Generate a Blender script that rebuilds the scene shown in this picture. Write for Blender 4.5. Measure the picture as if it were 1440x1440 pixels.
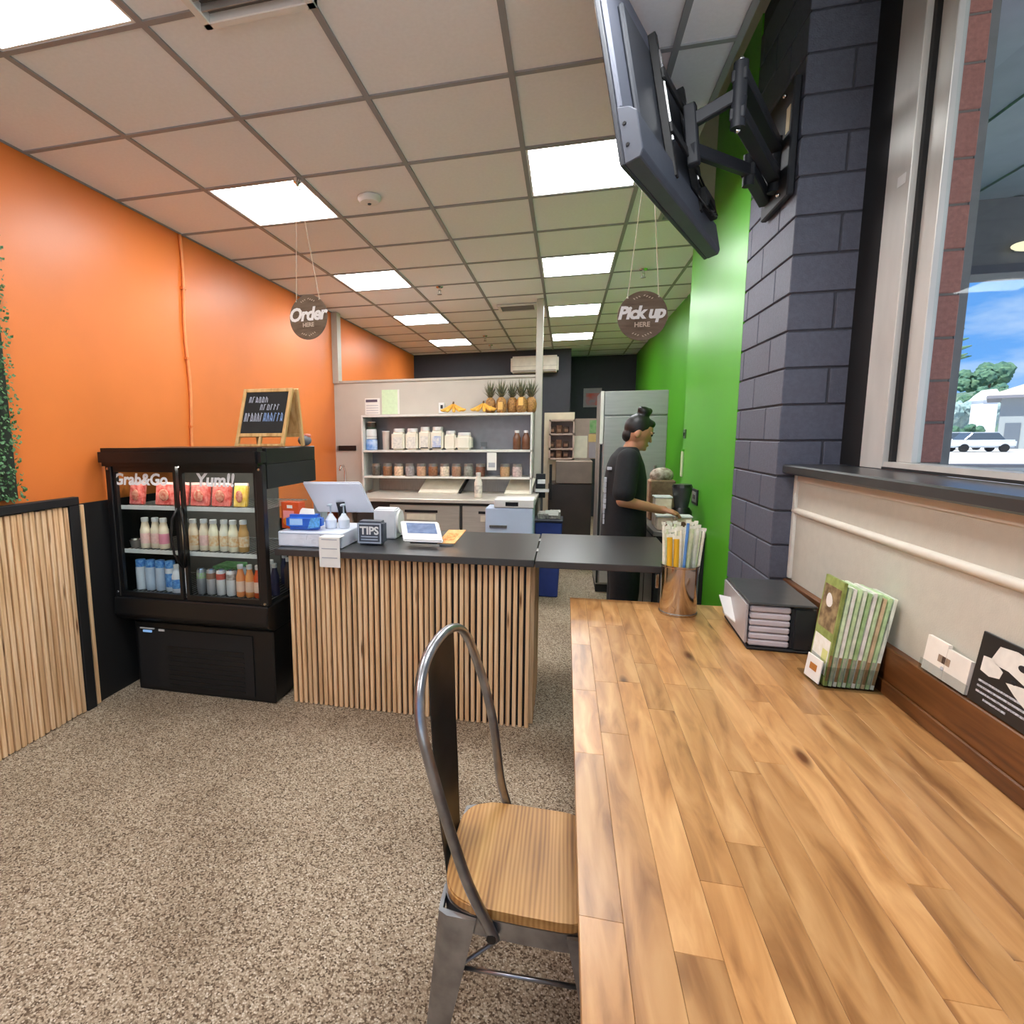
import bpy, bmesh, math, random
from mathutils import Vector, Matrix, noise
random.seed(7)
R = math.radians
for o in list(bpy.data.objects): bpy.data.objects.remove(o)
scene = bpy.context.scene
COL = scene.collection

# ------------------------------------------------------------------ camera, world, sun, exposure
cam_d = bpy.data.cameras.new('camera'); cam = bpy.data.objects.new('camera', cam_d); COL.objects.link(cam)
scene.camera = cam
_p, _y, _r = -.1347, -.2443, -.0088
_f = Vector((math.sin(_y)*math.cos(_p), math.cos(_y)*math.cos(_p), math.sin(_p)))
_rt = Vector((math.cos(_y), -math.sin(_y), 0)); _up = _rt.cross(_f)
_r2 = _rt*math.cos(_r)+_up*math.sin(_r); _u2 = _up*math.cos(_r)-_rt*math.sin(_r)
cam.matrix_world = Matrix(((_r2.x, _u2.x, -_f.x, 0), (_r2.y, _u2.y, -_f.y, 0), (_r2.z, _u2.z, -_f.z, 1.54), (0, 0, 0, 1)))
cam_d.sensor_width = 36; cam_d.lens = 793.93/1440*36; cam_d.shift_x = (720-596.757)/1440
cam_d.clip_start = .02; cam_d.clip_end = 600
scene.view_settings.view_transform = 'Standard'; scene.view_settings.look = 'None'
scene.view_settings.gamma = 1; scene.view_settings.use_curve_mapping = False
scene.view_settings.exposure = 0.45
LED = 19.0          # ceiling panel radiance
SKY = 1.0

def lin(c):
    c = c/255
    return c/12.92 if c <= .04045 else ((c+.055)/1.055)**2.4
def rgb(c): return (lin(c[0]), lin(c[1]), lin(c[2]), 1)

world = bpy.data.worlds.new('sky'); scene.world = world; world.use_nodes = True
nt = world.node_tree; nt.nodes.clear()
def N(t, k, **kw):
    n = t.nodes.new(k)
    for a, v in kw.items(): setattr(n, a, v)
    return n
tc = N(nt, 'ShaderNodeTexCoord'); sep = N(nt, 'ShaderNodeSeparateXYZ'); nt.links.new(tc.outputs['Generated'], sep.inputs[0])
rp = N(nt, 'ShaderNodeValToRGB'); nt.links.new(sep.outputs['Z'], rp.inputs[0])
rp.color_ramp.elements[0].position = .0; rp.color_ramp.elements[0].color = rgb((112, 172, 240))
rp.color_ramp.elements[1].position = .5; rp.color_ramp.elements[1].color = rgb((58, 118, 204))
mp = N(nt, 'ShaderNodeMapping'); mp.inputs['Scale'].default_value = (2.2, 2.2, 6.5); nt.links.new(tc.outputs['Generated'], mp.inputs[0])
nz = N(nt, 'ShaderNodeTexNoise'); nz.inputs['Scale'].default_value = 2.6; nz.inputs['Detail'].default_value = 7; nz.inputs['Roughness'].default_value = .55
nt.links.new(mp.outputs[0], nz.inputs['Vector'])
cr = N(nt, 'ShaderNodeValToRGB'); nt.links.new(nz.outputs['Fac'], cr.inputs[0])
cr.color_ramp.elements[0].position = .44; cr.color_ramp.elements[0].color = (0, 0, 0, 1)
cr.color_ramp.elements[1].position = .70; cr.color_ramp.elements[1].color = (.85, .85, .85, 1)
mx = N(nt, 'ShaderNodeMixRGB'); nt.links.new(cr.outputs[0], mx.inputs[0]); nt.links.new(rp.outputs[0], mx.inputs[1]); mx.inputs[2].default_value = rgb((214, 226, 242))
bg = N(nt, 'ShaderNodeBackground'); bg.inputs['Strength'].default_value = SKY; nt.links.new(mx.outputs[0], bg.inputs[0])
wo = N(nt, 'ShaderNodeOutputWorld'); nt.links.new(bg.outputs[0], wo.inputs[0])

sun_d = bpy.data.lights.new('sun', 'SUN'); sun = bpy.data.objects.new('sun', sun_d); COL.objects.link(sun)
sun_d.energy = 7.0; sun_d.angle = R(1.5); sun_d.color = (1, .95, .87)
sun.rotation_euler = Vector((.45, .38, -.9)).to_track_quat('-Z', 'Y').to_euler()

# ------------------------------------------------------------------ materials
MATS = {}
def pm(name, c, rough=.5, metal=0, var=.06, vs=14, bump=0, bs=120, spec=.5, emit=None, alpha=None, c2=None, stretch=(1, 1, 1), coat=0, rnd=0):
    if name in MATS: return MATS[name]
    m = bpy.data.materials.new(name); m.use_nodes = True; t = m.node_tree
    b = t.nodes['Principled BSDF']
    co = N(t, 'ShaderNodeTexCoord'); mpn = N(t, 'ShaderNodeMapping'); mpn.inputs['Scale'].default_value = stretch
    t.links.new(co.outputs['Object'], mpn.inputs[0])
    nn = N(t, 'ShaderNodeTexNoise'); nn.inputs['Scale'].default_value = vs; nn.inputs['Detail'].default_value = 4
    t.links.new(mpn.outputs[0], nn.inputs['Vector'])
    a = rgb(c)
    if c2: lo, hi = a, rgb(c2)
    else:
        lo = tuple(x*(1-var) for x in a[:3])+(1,); hi = tuple(min(1, x*(1+var)) for x in a[:3])+(1,)
    ra = N(t, 'ShaderNodeValToRGB'); ra.color_ramp.elements[0].position = .32; ra.color_ramp.elements[1].position = .68
    ra.color_ramp.elements[0].color = lo; ra.color_ramp.elements[1].color = hi
    t.links.new(nn.outputs['Fac'], ra.inputs[0])
    out = ra.outputs[0]
    if rnd:
        oi = N(t, 'ShaderNodeObjectInfo'); mr = N(t, 'ShaderNodeMapRange'); mr.inputs['To Min'].default_value = 1-rnd; mr.inputs['To Max'].default_value = 1+rnd
        t.links.new(oi.outputs['Random'], mr.inputs['Value'])
        hs = N(t, 'ShaderNodeHueSaturation'); t.links.new(mr.outputs[0], hs.inputs['Value']); t.links.new(out, hs.inputs['Color']); out = hs.outputs[0]
    t.links.new(out, b.inputs['Base Color'])
    b.inputs['Roughness'].default_value = rough; b.inputs['Metallic'].default_value = metal
    b.inputs['Specular IOR Level'].default_value = spec; b.inputs['Coat Weight'].default_value = coat
    if bump:
        n2 = N(t, 'ShaderNodeTexNoise'); n2.inputs['Scale'].default_value = bs; n2.inputs['Detail'].default_value = 3
        t.links.new(mpn.outputs[0], n2.inputs['Vector'])
        bp = N(t, 'ShaderNodeBump'); bp.inputs['Strength'].default_value = bump; bp.inputs['Distance'].default_value = .004
        t.links.new(n2.outputs['Fac'], bp.inputs['Height']); t.links.new(bp.outputs[0], b.inputs['Normal'])
    if emit:
        t.links.new(out, b.inputs['Emission Color']); b.inputs['Emission Strength'].default_value = emit
    MATS[name] = m
    return m

def wood(name, dark, mid, light, stretch, rough=.4, rnd=.12, scale=6, knots=0, bump=.05, ring=0, spec=.4):
    if name in MATS: return MATS[name]
    m = bpy.data.materials.new(name); m.use_nodes = True; t = m.node_tree; b = t.nodes['Principled BSDF']
    co = N(t, 'ShaderNodeTexCoord'); oi = N(t, 'ShaderNodeObjectInfo')
    ml = N(t, 'ShaderNodeMath', operation='MULTIPLY'); ml.inputs[1].default_value = 37; t.links.new(oi.outputs['Random'], ml.inputs[0])
    va = N(t, 'ShaderNodeVectorMath', operation='ADD'); t.links.new(co.outputs['Object'], va.inputs[0]); t.links.new(ml.outputs[0], va.inputs[1])
    mpn = N(t, 'ShaderNodeMapping'); mpn.inputs['Scale'].default_value = stretch; t.links.new(va.outputs[0], mpn.inputs[0])
    nn = N(t, 'ShaderNodeTexNoise'); nn.inputs['Scale'].default_value = scale; nn.inputs['Detail'].default_value = 6; nn.inputs['Distortion'].default_value = .6
    t.links.new(mpn.outputs[0], nn.inputs['Vector'])
    fac = nn.outputs['Fac']
    if ring:
        wv = N(t, 'ShaderNodeTexWave'); wv.inputs['Scale'].default_value = ring; wv.inputs['Distortion'].default_value = 6; wv.inputs['Detail'].default_value = 2; wv.inputs['Detail Scale'].default_value = .6
        t.links.new(mpn.outputs[0], wv.inputs['Vector'])
        mf = N(t, 'ShaderNodeMixRGB'); mf.inputs[0].default_value = .16; t.links.new(nn.outputs['Fac'], mf.inputs[1]); t.links.new(wv.outputs['Fac'], mf.inputs[2]); fac = mf.outputs[0]
    ra = N(t, 'ShaderNodeValToRGB'); e = ra.color_ramp.elements
    e[0].position = .28; e[0].color = rgb(dark); e[1].position = .72; e[1].color = rgb(light)
    x = e.new(.47); x.color = rgb(mid)
    t.links.new(fac, ra.inputs[0]); out = ra.outputs[0]
    if knots:
        m2 = N(t, 'ShaderNodeMapping'); m2.inputs['Scale'].default_value = tuple(knots); t.links.new(va.outputs[0], m2.inputs[0])
        vo = N(t, 'ShaderNodeTexVoronoi'); vo.inputs['Scale'].default_value = 1; t.links.new(m2.outputs[0], vo.inputs['Vector'])
        kr = N(t, 'ShaderNodeValToRGB'); kr.color_ramp.elements[0].position = .05; kr.color_ramp.elements[0].color = (.22, .13, .07, 1)
        kr.color_ramp.elements[1].position = .13; kr.color_ramp.elements[1].color = (1, 1, 1, 1)
        t.links.new(vo.outputs['Distance'], kr.inputs[0])
        mk = N(t, 'ShaderNodeMixRGB', blend_type='MULTIPLY'); mk.inputs[0].default_value = 1; t.links.new(out, mk.inputs[1]); t.links.new(kr.outputs[0], mk.inputs[2]); out = mk.outputs[0]
    mr = N(t, 'ShaderNodeMapRange'); mr.inputs['To Min'].default_value = 1-rnd; mr.inputs['To Max'].default_value = 1+rnd; t.links.new(oi.outputs['Random'], mr.inputs['Value'])
    hs = N(t, 'ShaderNodeHueSaturation'); t.links.new(mr.outputs[0], hs.inputs['Value']); t.links.new(out, hs.inputs['Color'])
    t.links.new(hs.outputs[0], b.inputs['Base Color'])
    b.inputs['Roughness'].default_value = rough; b.inputs['Specular IOR Level'].default_value = spec
    if bump:
        bp = N(t, 'ShaderNodeBump'); bp.inputs['Strength'].default_value = bump; bp.inputs['Distance'].default_value = .002
        t.links.new(fac, bp.inputs['Height']); t.links.new(bp.outputs[0], b.inputs['Normal'])
    MATS[name] = m
    return m

def glass(name, tint=(255, 255, 255), refl=.08, rough=.02):
    if name in MATS: return MATS[name]
    m = bpy.data.materials.new(name); m.use_nodes = True; t = m.node_tree; t.nodes.clear()
    tr = N(t, 'ShaderNodeBsdfTransparent'); tr.inputs[0].default_value = rgb(tint)
    gl = N(t, 'ShaderNodeBsdfGlossy'); gl.inputs['Roughness'].default_value = rough
    lw = N(t, 'ShaderNodeLayerWeight'); lw.inputs[0].default_value = .5
    pw_ = N(t, 'ShaderNodeMath', operation='POWER'); pw_.inputs[1].default_value = 4; t.links.new(lw.outputs['Facing'], pw_.inputs[0])
    ma = N(t, 'ShaderNodeMath', operation='MULTIPLY_ADD'); ma.inputs[1].default_value = .10; ma.inputs[2].default_value = refl*.05; t.links.new(pw_.outputs[0], ma.inputs[0])
    ms = N(t, 'ShaderNodeMixShader'); t.links.new(ma.outputs[0], ms.inputs[0]); t.links.new(tr.outputs[0], ms.inputs[1]); t.links.new(gl.outputs[0], ms.inputs[2])
    o = N(t, 'ShaderNodeOutputMaterial'); t.links.new(ms.outputs[0], o.inputs[0])
    MATS[name] = m
    return m

def emis(name, c, s):
    if name in MATS: return MATS[name]
    m = bpy.data.materials.new(name); m.use_nodes = True; t = m.node_tree; t.nodes.clear()
    e = N(t, 'ShaderNodeEmission'); e.inputs[0].default_value = rgb(c); e.inputs[1].default_value = s
    o = N(t, 'ShaderNodeOutputMaterial'); t.links.new(e.outputs[0], o.inputs[0]); MATS[name] = m
    return m

def carpet():
    m = bpy.data.materials.new('pebble_floor'); m.use_nodes = True; t = m.node_tree; b = t.nodes['Principled BSDF']
    co = N(t, 'ShaderNodeTexCoord')
    vo = N(t, 'ShaderNodeTexVoronoi'); vo.inputs['Scale'].default_value = 185; t.links.new(co.outputs['Object'], vo.inputs['Vector'])
    sp = N(t, 'ShaderNodeSeparateColor'); t.links.new(vo.outputs['Color'], sp.inputs[0])
    ra = N(t, 'ShaderNodeValToRGB'); e = ra.color_ramp.elements
    e[0].position = 0; e[0].color = rgb((96, 80, 64)); e[1].position = 1; e[1].color = rgb((226, 214, 194))
    for p_, c_ in ((.12, (112, 94, 74)), (.3, (162, 143, 120)), (.62, (190, 172, 148)), (.86, (206, 190, 166))):
        x = e.new(p_); x.color = rgb(c_)
    t.links.new(sp.outputs[0], ra.inputs[0])
    n1 = N(t, 'ShaderNodeTexNoise'); n1.inputs['Scale'].default_value = 1.6; n1.inputs['Detail'].default_value = 5; t.links.new(co.outputs['Object'], n1.inputs['Vector'])
    r1 = N(t, 'ShaderNodeValToRGB'); r1.color_ramp.elements[0].position = .33; r1.color_ramp.elements[0].color = (.66, .63, .60, 1); r1.color_ramp.elements[1].position = .56; r1.color_ramp.elements[1].color = (.93, .93, .93, 1)
    t.links.new(n1.outputs['Fac'], r1.inputs[0])
    mk = N(t, 'ShaderNodeMixRGB', blend_type='MULTIPLY'); mk.inputs[0].default_value = 1.0; t.links.new(ra.outputs[0], mk.inputs[1]); t.links.new(r1.outputs[0], mk.inputs[2])
    rd = N(t, 'ShaderNodeValToRGB'); rd.color_ramp.elements[0].position = .25; rd.color_ramp.elements[0].color = (1, 1, 1, 1); rd.color_ramp.elements[1].position = .75; rd.color_ramp.elements[1].color = (.45, .41, .37, 1)
    t.links.new(vo.outputs['Distance'], rd.inputs[0])
    m3 = N(t, 'ShaderNodeMixRGB', blend_type='MULTIPLY'); m3.inputs[0].default_value = .55; t.links.new(mk.outputs[0], m3.inputs[1]); t.links.new(rd.outputs[0], m3.inputs[2])
    t.links.new(m3.outputs[0], b.inputs['Base Color']); b.inputs['Roughness'].default_value = .85; b.inputs['Specular IOR Level'].default_value = .25
    bp = N(t, 'ShaderNodeBump'); bp.inputs['Strength'].default_value = .5; bp.inputs['Distance'].default_value = .003; bp.invert = True
    t.links.new(vo.outputs['Distance'], bp.inputs['Height']); t.links.new(bp.outputs[0], b.inputs['Normal'])
    return m

ORANGE = pm('orange_paint', (228, 124, 54), .4, var=.03, vs=3, bump=.04, bs=90)
GREEN = pm('green_paint', (86, 172, 40), .38, var=.03, vs=3, bump=.04, bs=90)
CHAR = pm('charcoal_block_paint', (88, 91, 105), .6, var=.10, vs=60, bump=.55, bs=160, rnd=.07)
MORT = pm('charcoal_mortar', (72, 72, 80), .85, var=.1, vs=40)
DARKW = pm('dark_wall_paint', (50, 52, 60), .7, var=.05)
CREAM = pm('cream_wall_paint', (196, 192, 178), .6, var=.03, vs=30, bump=.15, bs=220)
CREAM2 = pm('cream_trim_paint', (212, 205, 190), .5, var=.03)
PARTW = pm('partition_paint', (196, 190, 178), .6, var=.03, vs=5)
POSTM = pm('post_paint', (190, 184, 172), .4, var=.03)
TILE = pm('ceiling_tile', (240, 242, 247), .85, var=.02, vs=60, bump=.2, bs=260, rnd=.015)
TBAR = pm('ceiling_grid', (146, 147, 150), .5, var=.02)
WHITE = pm('white_plastic', (228, 228, 226), .4, var=.02)
BLACK = pm('black_plastic', (17, 17, 18), .38, var=.1)
BLACKM = pm('black_matte', (20, 20, 21), .65, var=.1)
BLACKG = pm('black_laminate', (54, 53, 53), .28, var=.06, spec=.55)
STEEL = pm('brushed_steel', (180, 178, 174), .34, .6, var=.07, vs=8, stretch=(1, 1, 25))
STEELD = pm('dull_steel', (150, 147, 143), .42, 1, var=.1, vs=8, stretch=(20, 1, 1))
GUN = pm('gunmetal', (160, 162, 166), .3, .95, var=.22, vs=18)
CHROME = pm('chrome', (225, 225, 225), .14, 1, var=.02)
ALU = pm('aluminium', (206, 204, 198), .42, .25, var=.08, vs=9, stretch=(1, 1, .3))
SLAT = wood('pine_slat', (196, 150, 104), (230, 190, 142), (246, 216, 176), (40, 40, 1.6), .55, .10, 1.5, knots=(14, 14, 2.1), bump=.03)
STAVE = wood('table_stave', (136, 90, 48), (180, 130, 78), (208, 162, 108), (10, 1.5, 8), .3, .16, 2.6, knots=(7, 2.2, 3), bump=.02, spec=.5)
SPLASH = wood('splash_wood', (70, 38, 16), (96, 56, 24), (124, 78, 38), (6, 1.0, 14), .4, .06, 3, bump=.03)
SEATW = wood('seat_elm', (120, 80, 38), (172, 124, 66), (204, 160, 98), (9, .7, 4), .42, .04, 2.0, bump=.10, ring=3.2)
PINE = wood('easel_pine', (190, 140, 80), (216, 172, 108), (232, 194, 136), (20, 20, 3), .5, .05, 2)
GLASS = glass('pane_glass', (244, 248, 248))
CLEAR = glass('clear_plastic', (238, 240, 240), .06, .05)
SKIN = pm('skin', (186, 130, 98), .5, var=.05, vs=20)
HAIR = pm('black_hair', (20, 17, 17), .45, var=.3, vs=60, stretch=(1, 1, .3))
CLOTH = pm('black_cotton', (24, 25, 28), .85, var=.15, vs=40, bump=.2, bs=200)
PAPER = pm('white_paper', (232, 230, 224), .7, var=.02)
INK = pm('black_ink', (25, 25, 28), .7, var=.05)

# ------------------------------------------------------------------ mesh helpers
class B:
    def __init__(s): s.bm = bmesh.new()
    def box(s, x0, x1, y0, y1, z0, z1, M=None):
        vs = [s.bm.verts.new(v) for v in ((x0, y0, z0), (x1, y0, z0), (x1, y1, z0), (x0, y1, z0), (x0, y0, z1), (x1, y0, z1), (x1, y1, z1), (x0, y1, z1))]
        for f in ((0, 3, 2, 1), (4, 5, 6, 7), (0, 1, 5, 4), (1, 2, 6, 5), (2, 3, 7, 6), (3, 0, 4, 7)): s.bm.faces.new([vs[i] for i in f])
        if M is not None:
            for v in vs: v.co = M @ v.co
        return s
    def ring(s, c, ax, r, n, e=None):
        ax = Vector(ax).normalized()
        a = ax.orthogonal().normalized() if e is None else Vector(e).normalized(); b = ax.cross(a)
        rx, ry = (r, r) if not isinstance(r, tuple) else r
        return [s.bm.verts.new(Vector(c)+a*math.cos(2*math.pi*i/n)*rx+b*math.sin(2*math.pi*i/n)*ry) for i in range(n)]
    def skin(s, A, Bv):
        n = len(A)
        for i in range(n): s.bm.faces.new((A[i], A[(i+1) % n], Bv[(i+1) % n], Bv[i]))
    def cyl(s, p0, p1, r0, r1=None, n=16, cap=True):
        r1 = r0 if r1 is None else r1
        ax = Vector(p1)-Vector(p0); e = ax.orthogonal()
        A = s.ring(p0, ax, r0, n, e); C = s.ring(p1, ax, r1, n, e); s.skin(A, C)
        if cap: s.bm.faces.new(A[::-1]); s.bm.faces.new(C)
        return s
    def lathe(s, prof, c=(0, 0, 0), n=20, cap=True):
        rs = []
        for r, z in prof: rs.append(s.ring((c[0], c[1], c[2]+z), (0, 0, 1), max(r, 1e-4), n, (1, 0, 0)))
        for a, b in zip(rs, rs[1:]): s.skin(a, b)
        if cap: s.bm.faces.new(rs[0][::-1]); s.bm.faces.new(rs[-1])
        return s
    def tube(s, pts, r, n=8, flat=None, closed=False):
        P = [Vector(p) for p in pts]; rs = []; e = None
        for i, p in enumerate(P):
            if closed: d = P[(i+1) % len(P)]-P[i-1]
            else: d = P[min(i+1, len(P)-1)]-P[max(i-1, 0)]
            d.normalize()
            if e is None: e = Vector(flat) if flat else d.orthogonal()
            e = (e-d*e.dot(d)).normalized()
            rr = r[i] if isinstance(r, list) else r
            rs.append(s.ring(p, d, rr, n, e))
        for a, b in zip(rs, rs[1:]): s.skin(a, b)
        if closed: s.skin(rs[-1], rs[0])
        else: s.bm.faces.new(rs[0][::-1]); s.bm.faces.new(rs[-1])
        return s
    def prism(s, poly, d):
        d = Vector(d); A = [s.bm.verts.new(p) for p in poly]; C = [s.bm.verts.new(Vector(p)+d) for p in poly]
        s.skin(A, C); s.bm.faces.new(A[::-1]); s.bm.faces.new(C)
        return s
    def ell(s, c, r, n=16, m=10, M=None):
        g = bmesh.ops.create_uvsphere(s.bm, u_segments=n, v_segments=m, radius=1)['verts']
        for v in g:
            p = Vector((v.co.x*r[0], v.co.y*r[1], v.co.z*r[2]))
            if M is not None: p = M @ p
            v.co = p+Vector(c)
        return s
    def cap(s, p0, p1, r0, r1, n=14):
        s.cyl(p0, p1, r0, r1, n); s.ell(p0, (r0,)*3, n, 8); s.ell(p1, (r1,)*3, n, 8)
        return s
    def quad(s, *ps): s.bm.faces.new([s.bm.verts.new(p) for p in ps]); return s
    def build(s, name, mat, parent=None, bevel=0, smooth=False, seg=1, M=None):
        if bevel: bmesh.ops.bevel(s.bm, geom=list(s.bm.edges), offset=bevel, segments=seg, affect='EDGES', clamp_overlap=True)
        bmesh.ops.recalc_face_normals(s.bm, faces=list(s.bm.faces))
        me = bpy.data.meshes.new(name); s.bm.to_mesh(me); s.bm.free()
        if M is not None: me.transform(M)
        if smooth:
            me.shade_smooth()
            if smooth is not True: me.set_sharp_from_angle(angle=R(smooth))
        me.materials.append(mat)
        o = bpy.data.objects.new(name, me); COL.objects.link(o)
        if parent: adopt(o, parent)
        return o

def adopt(o, p):
    o.parent = p
    w = Vector(p.get('_w', (0, 0, 0)))
    o.matrix_parent_inverse = Matrix.Translation(-w)
def tag(o, label, cat, group=None, kind=None):
    if label: o['label'] = label
    if cat: o['category'] = cat
    if group: o['group'] = group
    if kind: o['kind'] = kind
    return o
ROOTS = []
def thing(name, label, cat, loc, group=None):
    o = bpy.data.objects.new(name, None); COL.objects.link(o); o.location = loc; o['_w'] = list(loc); o.empty_display_size = .1
    ROOTS.append(o)
    return tag(o, label, cat, group)
def struct(o): o['kind'] = 'structure'; return o
def box(name, mat, x0, x1, y0, y1, z0, z1, parent=None, bevel=0, M=None):
    return B().box(x0, x1, y0, y1, z0, z1, M).build(name, mat, parent, bevel)
def copy_tree(o, off, label=None):
    c = o.copy(); COL.objects.link(c); c.location = o.location+Vector(off)
    if label: c['label'] = label
    for ch in o.children:
        d = ch.copy(); COL.objects.link(d); d.parent = c
        for g in ch.children:
            k = g.copy(); COL.objects.link(k); k.parent = d
    return c
def text(name, body, mat, parent, M, size=.1, depth=.0006, bold=.0, shear=0, align='CENTER', space=1):
    cu = bpy.data.curves.new(name, 'FONT'); cu.body = body; cu.size = size; cu.extrude = depth; cu.offset = bold; cu.shear = shear
    cu.align_x = align; cu.align_y = 'CENTER'; cu.space_character = space; cu.resolution_u = 3
    t = bpy.data.objects.new('tmp', cu); COL.objects.link(t); dg = bpy.context.evaluated_depsgraph_get()
    me = bpy.data.meshes.new_from_object(t.evaluated_get(dg)); bpy.data.objects.remove(t); bpy.data.curves.remove(cu)
    me.name = name; me.transform(M); me.materials.clear(); me.materials.append(mat)
    o = bpy.data.objects.new(name, me); COL.objects.link(o)
    if parent: adopt(o, parent)
    return o
def frame(o, x, z):          # matrix: local x -> x dir, local y -> z dir, at origin o
    x = Vector(x).normalized(); y = Vector(z).normalized(); n = x.cross(y)
    return Matrix(((x.x, y.x, n.x, o[0]), (x.y, y.y, n.y, o[1]), (x.z, y.z, n.z, o[2]), (0, 0, 0, 1)))
ORD = ['first', 'second', 'third', 'fourth', 'fifth', 'sixth', 'seventh', 'eighth', 'ninth', 'tenth', 'eleventh', 'twelfth', 'thirteenth']

# ================================================================== STRUCTURE
CZ = 2.944
XL = -2.64
struct(box('floor', carpet(), XL-.1, 1.3, -2.2, 11.1, -.1, 0))
struct(box('wall_left', ORANGE, XL-.12, XL, -2.2, 11.1, 0, 3.6))
struct(box('wall_back', DARKW, XL, .06, 9.92, 11.1, 0, 3.6))
struct(box('wall_back_right', DARKW, .06, 1.32, 10.98, 11.1, 0, 3.6))
struct(box('wall_right_far', GREEN, 1.2, 1.32, 4.845, 10.98, 0, 3.6))
struct(box('wall_right_green', GREEN, .9, 1.2, 3.425, 4.845, 0, 3.6))
# rear shop front (behind the camera), a glazed opening
wf = struct(box('wall_front', CREAM, XL, 1.3, -2.2, -2.1, 0, .12))
box('header', CREAM, XL, 1.3, -2.2, -2.1, 2.9, 3.6, wf)
w2 = struct(box('window_2', ALU, XL, 1.3, -2.19, -2.11, .12, .18))
box('frame_head', ALU, XL, 1.3, -2.19, -2.11, 2.84, 2.9, w2)
for x in (XL, -1.35, -.05, 1.24): box('mullion', ALU, x, x+.06, -2.19, -2.11, .18, 2.84, w2)
for a, b in ((XL+.06, -1.35), (-1.29, -.05), (.01, 1.24)): box('pane', GLASS, a, b, -2.153, -2.147, .18, 2.84, w2)
# window wall
wr = struct(box('wall_right', CREAM, .985, 1.3, -2.1, 2.776, 0, 1.362))
box('lintel', CREAM, .985, 1.3, -2.1, 2.776, 3.5, 3.6, wr)
box('rear_jamb', CREAM, .985, 1.3, -2.1, -1.5, 1.362, 3.5, wr)
tr = struct(box('trim_1', BLACKG, .922, 1.135, -2.1, 2.774, 1.364, 1.402, bevel=.006)); tr['label'] = 'black window ledge'
struct(B().tube([(.985, -2.1, 1.2), (.985, 2.776, 1.2)], .015, 10).build('trim_2', CREAM2, smooth=40))
struct(box('trim_3', pm('corner_white', (226, 222, 212), .5), .972, .986, 2.752, 2.776, .90, 1.362, bevel=.002))
struct(box('trim_4', CREAM2, .977, .986, -2.1, 2.75, 1.33, 1.362))
# concrete-block pier: core + blocks
pier = struct(box('wall_pier', MORT, .908, 1.29, 2.784, 3.424, 0, 3.6))
pc = .1535; g = .0045; z0 = 1.503-9*pc
def blk(b, x0, x1, y0, y1, za, zb):
    box('block', CHAR, x0, x1, y0, y1, za, zb, pier, .003)
for k in range(-1, 22):
    za, zb = z0+k*pc+g, z0+(k+1)*pc-g
    if zb < .02: continue
    za = max(za, .002); zb = min(zb, 3.6)
    if za > 3.58: continue
    if k % 2 == 0:
        blk(0, .9, 1.068, 2.776, 3.16, za, zb); blk(0, 1.068+2*g, 1.29, 2.776, 2.93, za, zb); blk(0, .9, 1.0, 3.16+2*g, 3.424, za, zb)
    else:
        blk(0, .9, 1.255, 2.776, 2.965, za, zb); blk(0, 1.255+2*g, 1.29, 2.776, 2.93, za, zb); blk(0, .9, 1.0, 2.965+2*g, 3.36, za, zb); blk(0, .9, 1.0, 3.36+2*g, 3.424, za, zb)
# window_1 in the right wall
w1 = struct(B().box(1.135, 1.215, -1.5, 2.585, 1.405, 1.43).box(1.135, 1.215, -1.5, 2.585, 3.44, 3.5).build('window_1', ALU))
box('jamb', ALU, 1.13, 1.215, 2.425, 2.585, 1.403, 3.44, w1, .002)
box('gasket', BLACKM, 1.15, 1.2, 2.405, 2.425, 1.43, 3.44, w1)
box('mullion', ALU, 1.165, 1.195, 2.315, 2.405, 1.43, 3.44, w1, .002)  # solid strip standing in for the jamb's reflection in the pane
box('dark_filler', BLACKM, 1.14, 1.29, 2.585, 2.776, 1.403, 3.6, w1)
box('pane', GLASS, 1.183, 1.19, -1.45, 2.315, 1.43, 3.44, w1)
box('bottom_gasket', BLACKM, 1.128, 1.16, -1.5, 2.42, 1.403, 1.412, w1)
for x, y in ((1.129, 2.47),): box('sticker', WHITE, x-.001, x, y-.02, y+.03, 2.40, 2.435, w1)
# back-of-house partition and posts
pw = struct(box('wall_partition', PARTW, XL, -.32, 6.28, 6.36, 0, 2.15))
struct(box('trim_5', POSTM, -.325, -.255, 6.25, 6.36, 0, CZ, bevel=.003))
struct(box('trim_6', POSTM, XL, XL+.07, 6.25, 6.36, 2.15, CZ))
struct(box('trim_7', POSTM, XL+.07, -.325, 6.265, 6.37, 2.15, 2.175))
# ceiling: tiles, grid bars, recess over the windows
roof = struct(box('ceiling', PARTW, XL-.12, 1.9, -2.2, 11.1, 3.6, 3.7))  # unseen roof slab, added to block the sun and shade the outside pier
GX = [-2.64+.6*i for i in range(7)]+[1.2]
lights_ij = [(c, r) for c in (1, 4) for r in (-7, -4, -1, 2, 5, 8, 11)]
rows = list(range(-7, 16))
shared = {}
def tile(x0, x1, y0, y1):
    k = (round(x1-x0, 3), round(y1-y0, 3))
    if k not in shared:
        o = B().box(0, x1-x0, 0, y1-y0, 0, .012).build('ceiling_tile', TILE); shared[k] = o.data
    else:
        o = bpy.data.objects.new('ceiling_tile', shared[k]); COL.objects.link(o)
    o.location = (x0, y0, CZ+.003); adopt(o, roof)
for j in rows:
    y0 = 1.845+.6*j; y1 = min(y0+.6, 10.98)
    xm = .58 if y1 < 4.3 else (.9 if y1 < 4.9 else 1.2)
    for i in range(7):
        x0, x1 = GX[i], min(GX[i+1], xm)
        if x1-x0 < .03 or (i, j) in lights_ij: continue
        tile(x0+.011, x1-.011, y0+.011, y1-.011)
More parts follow.
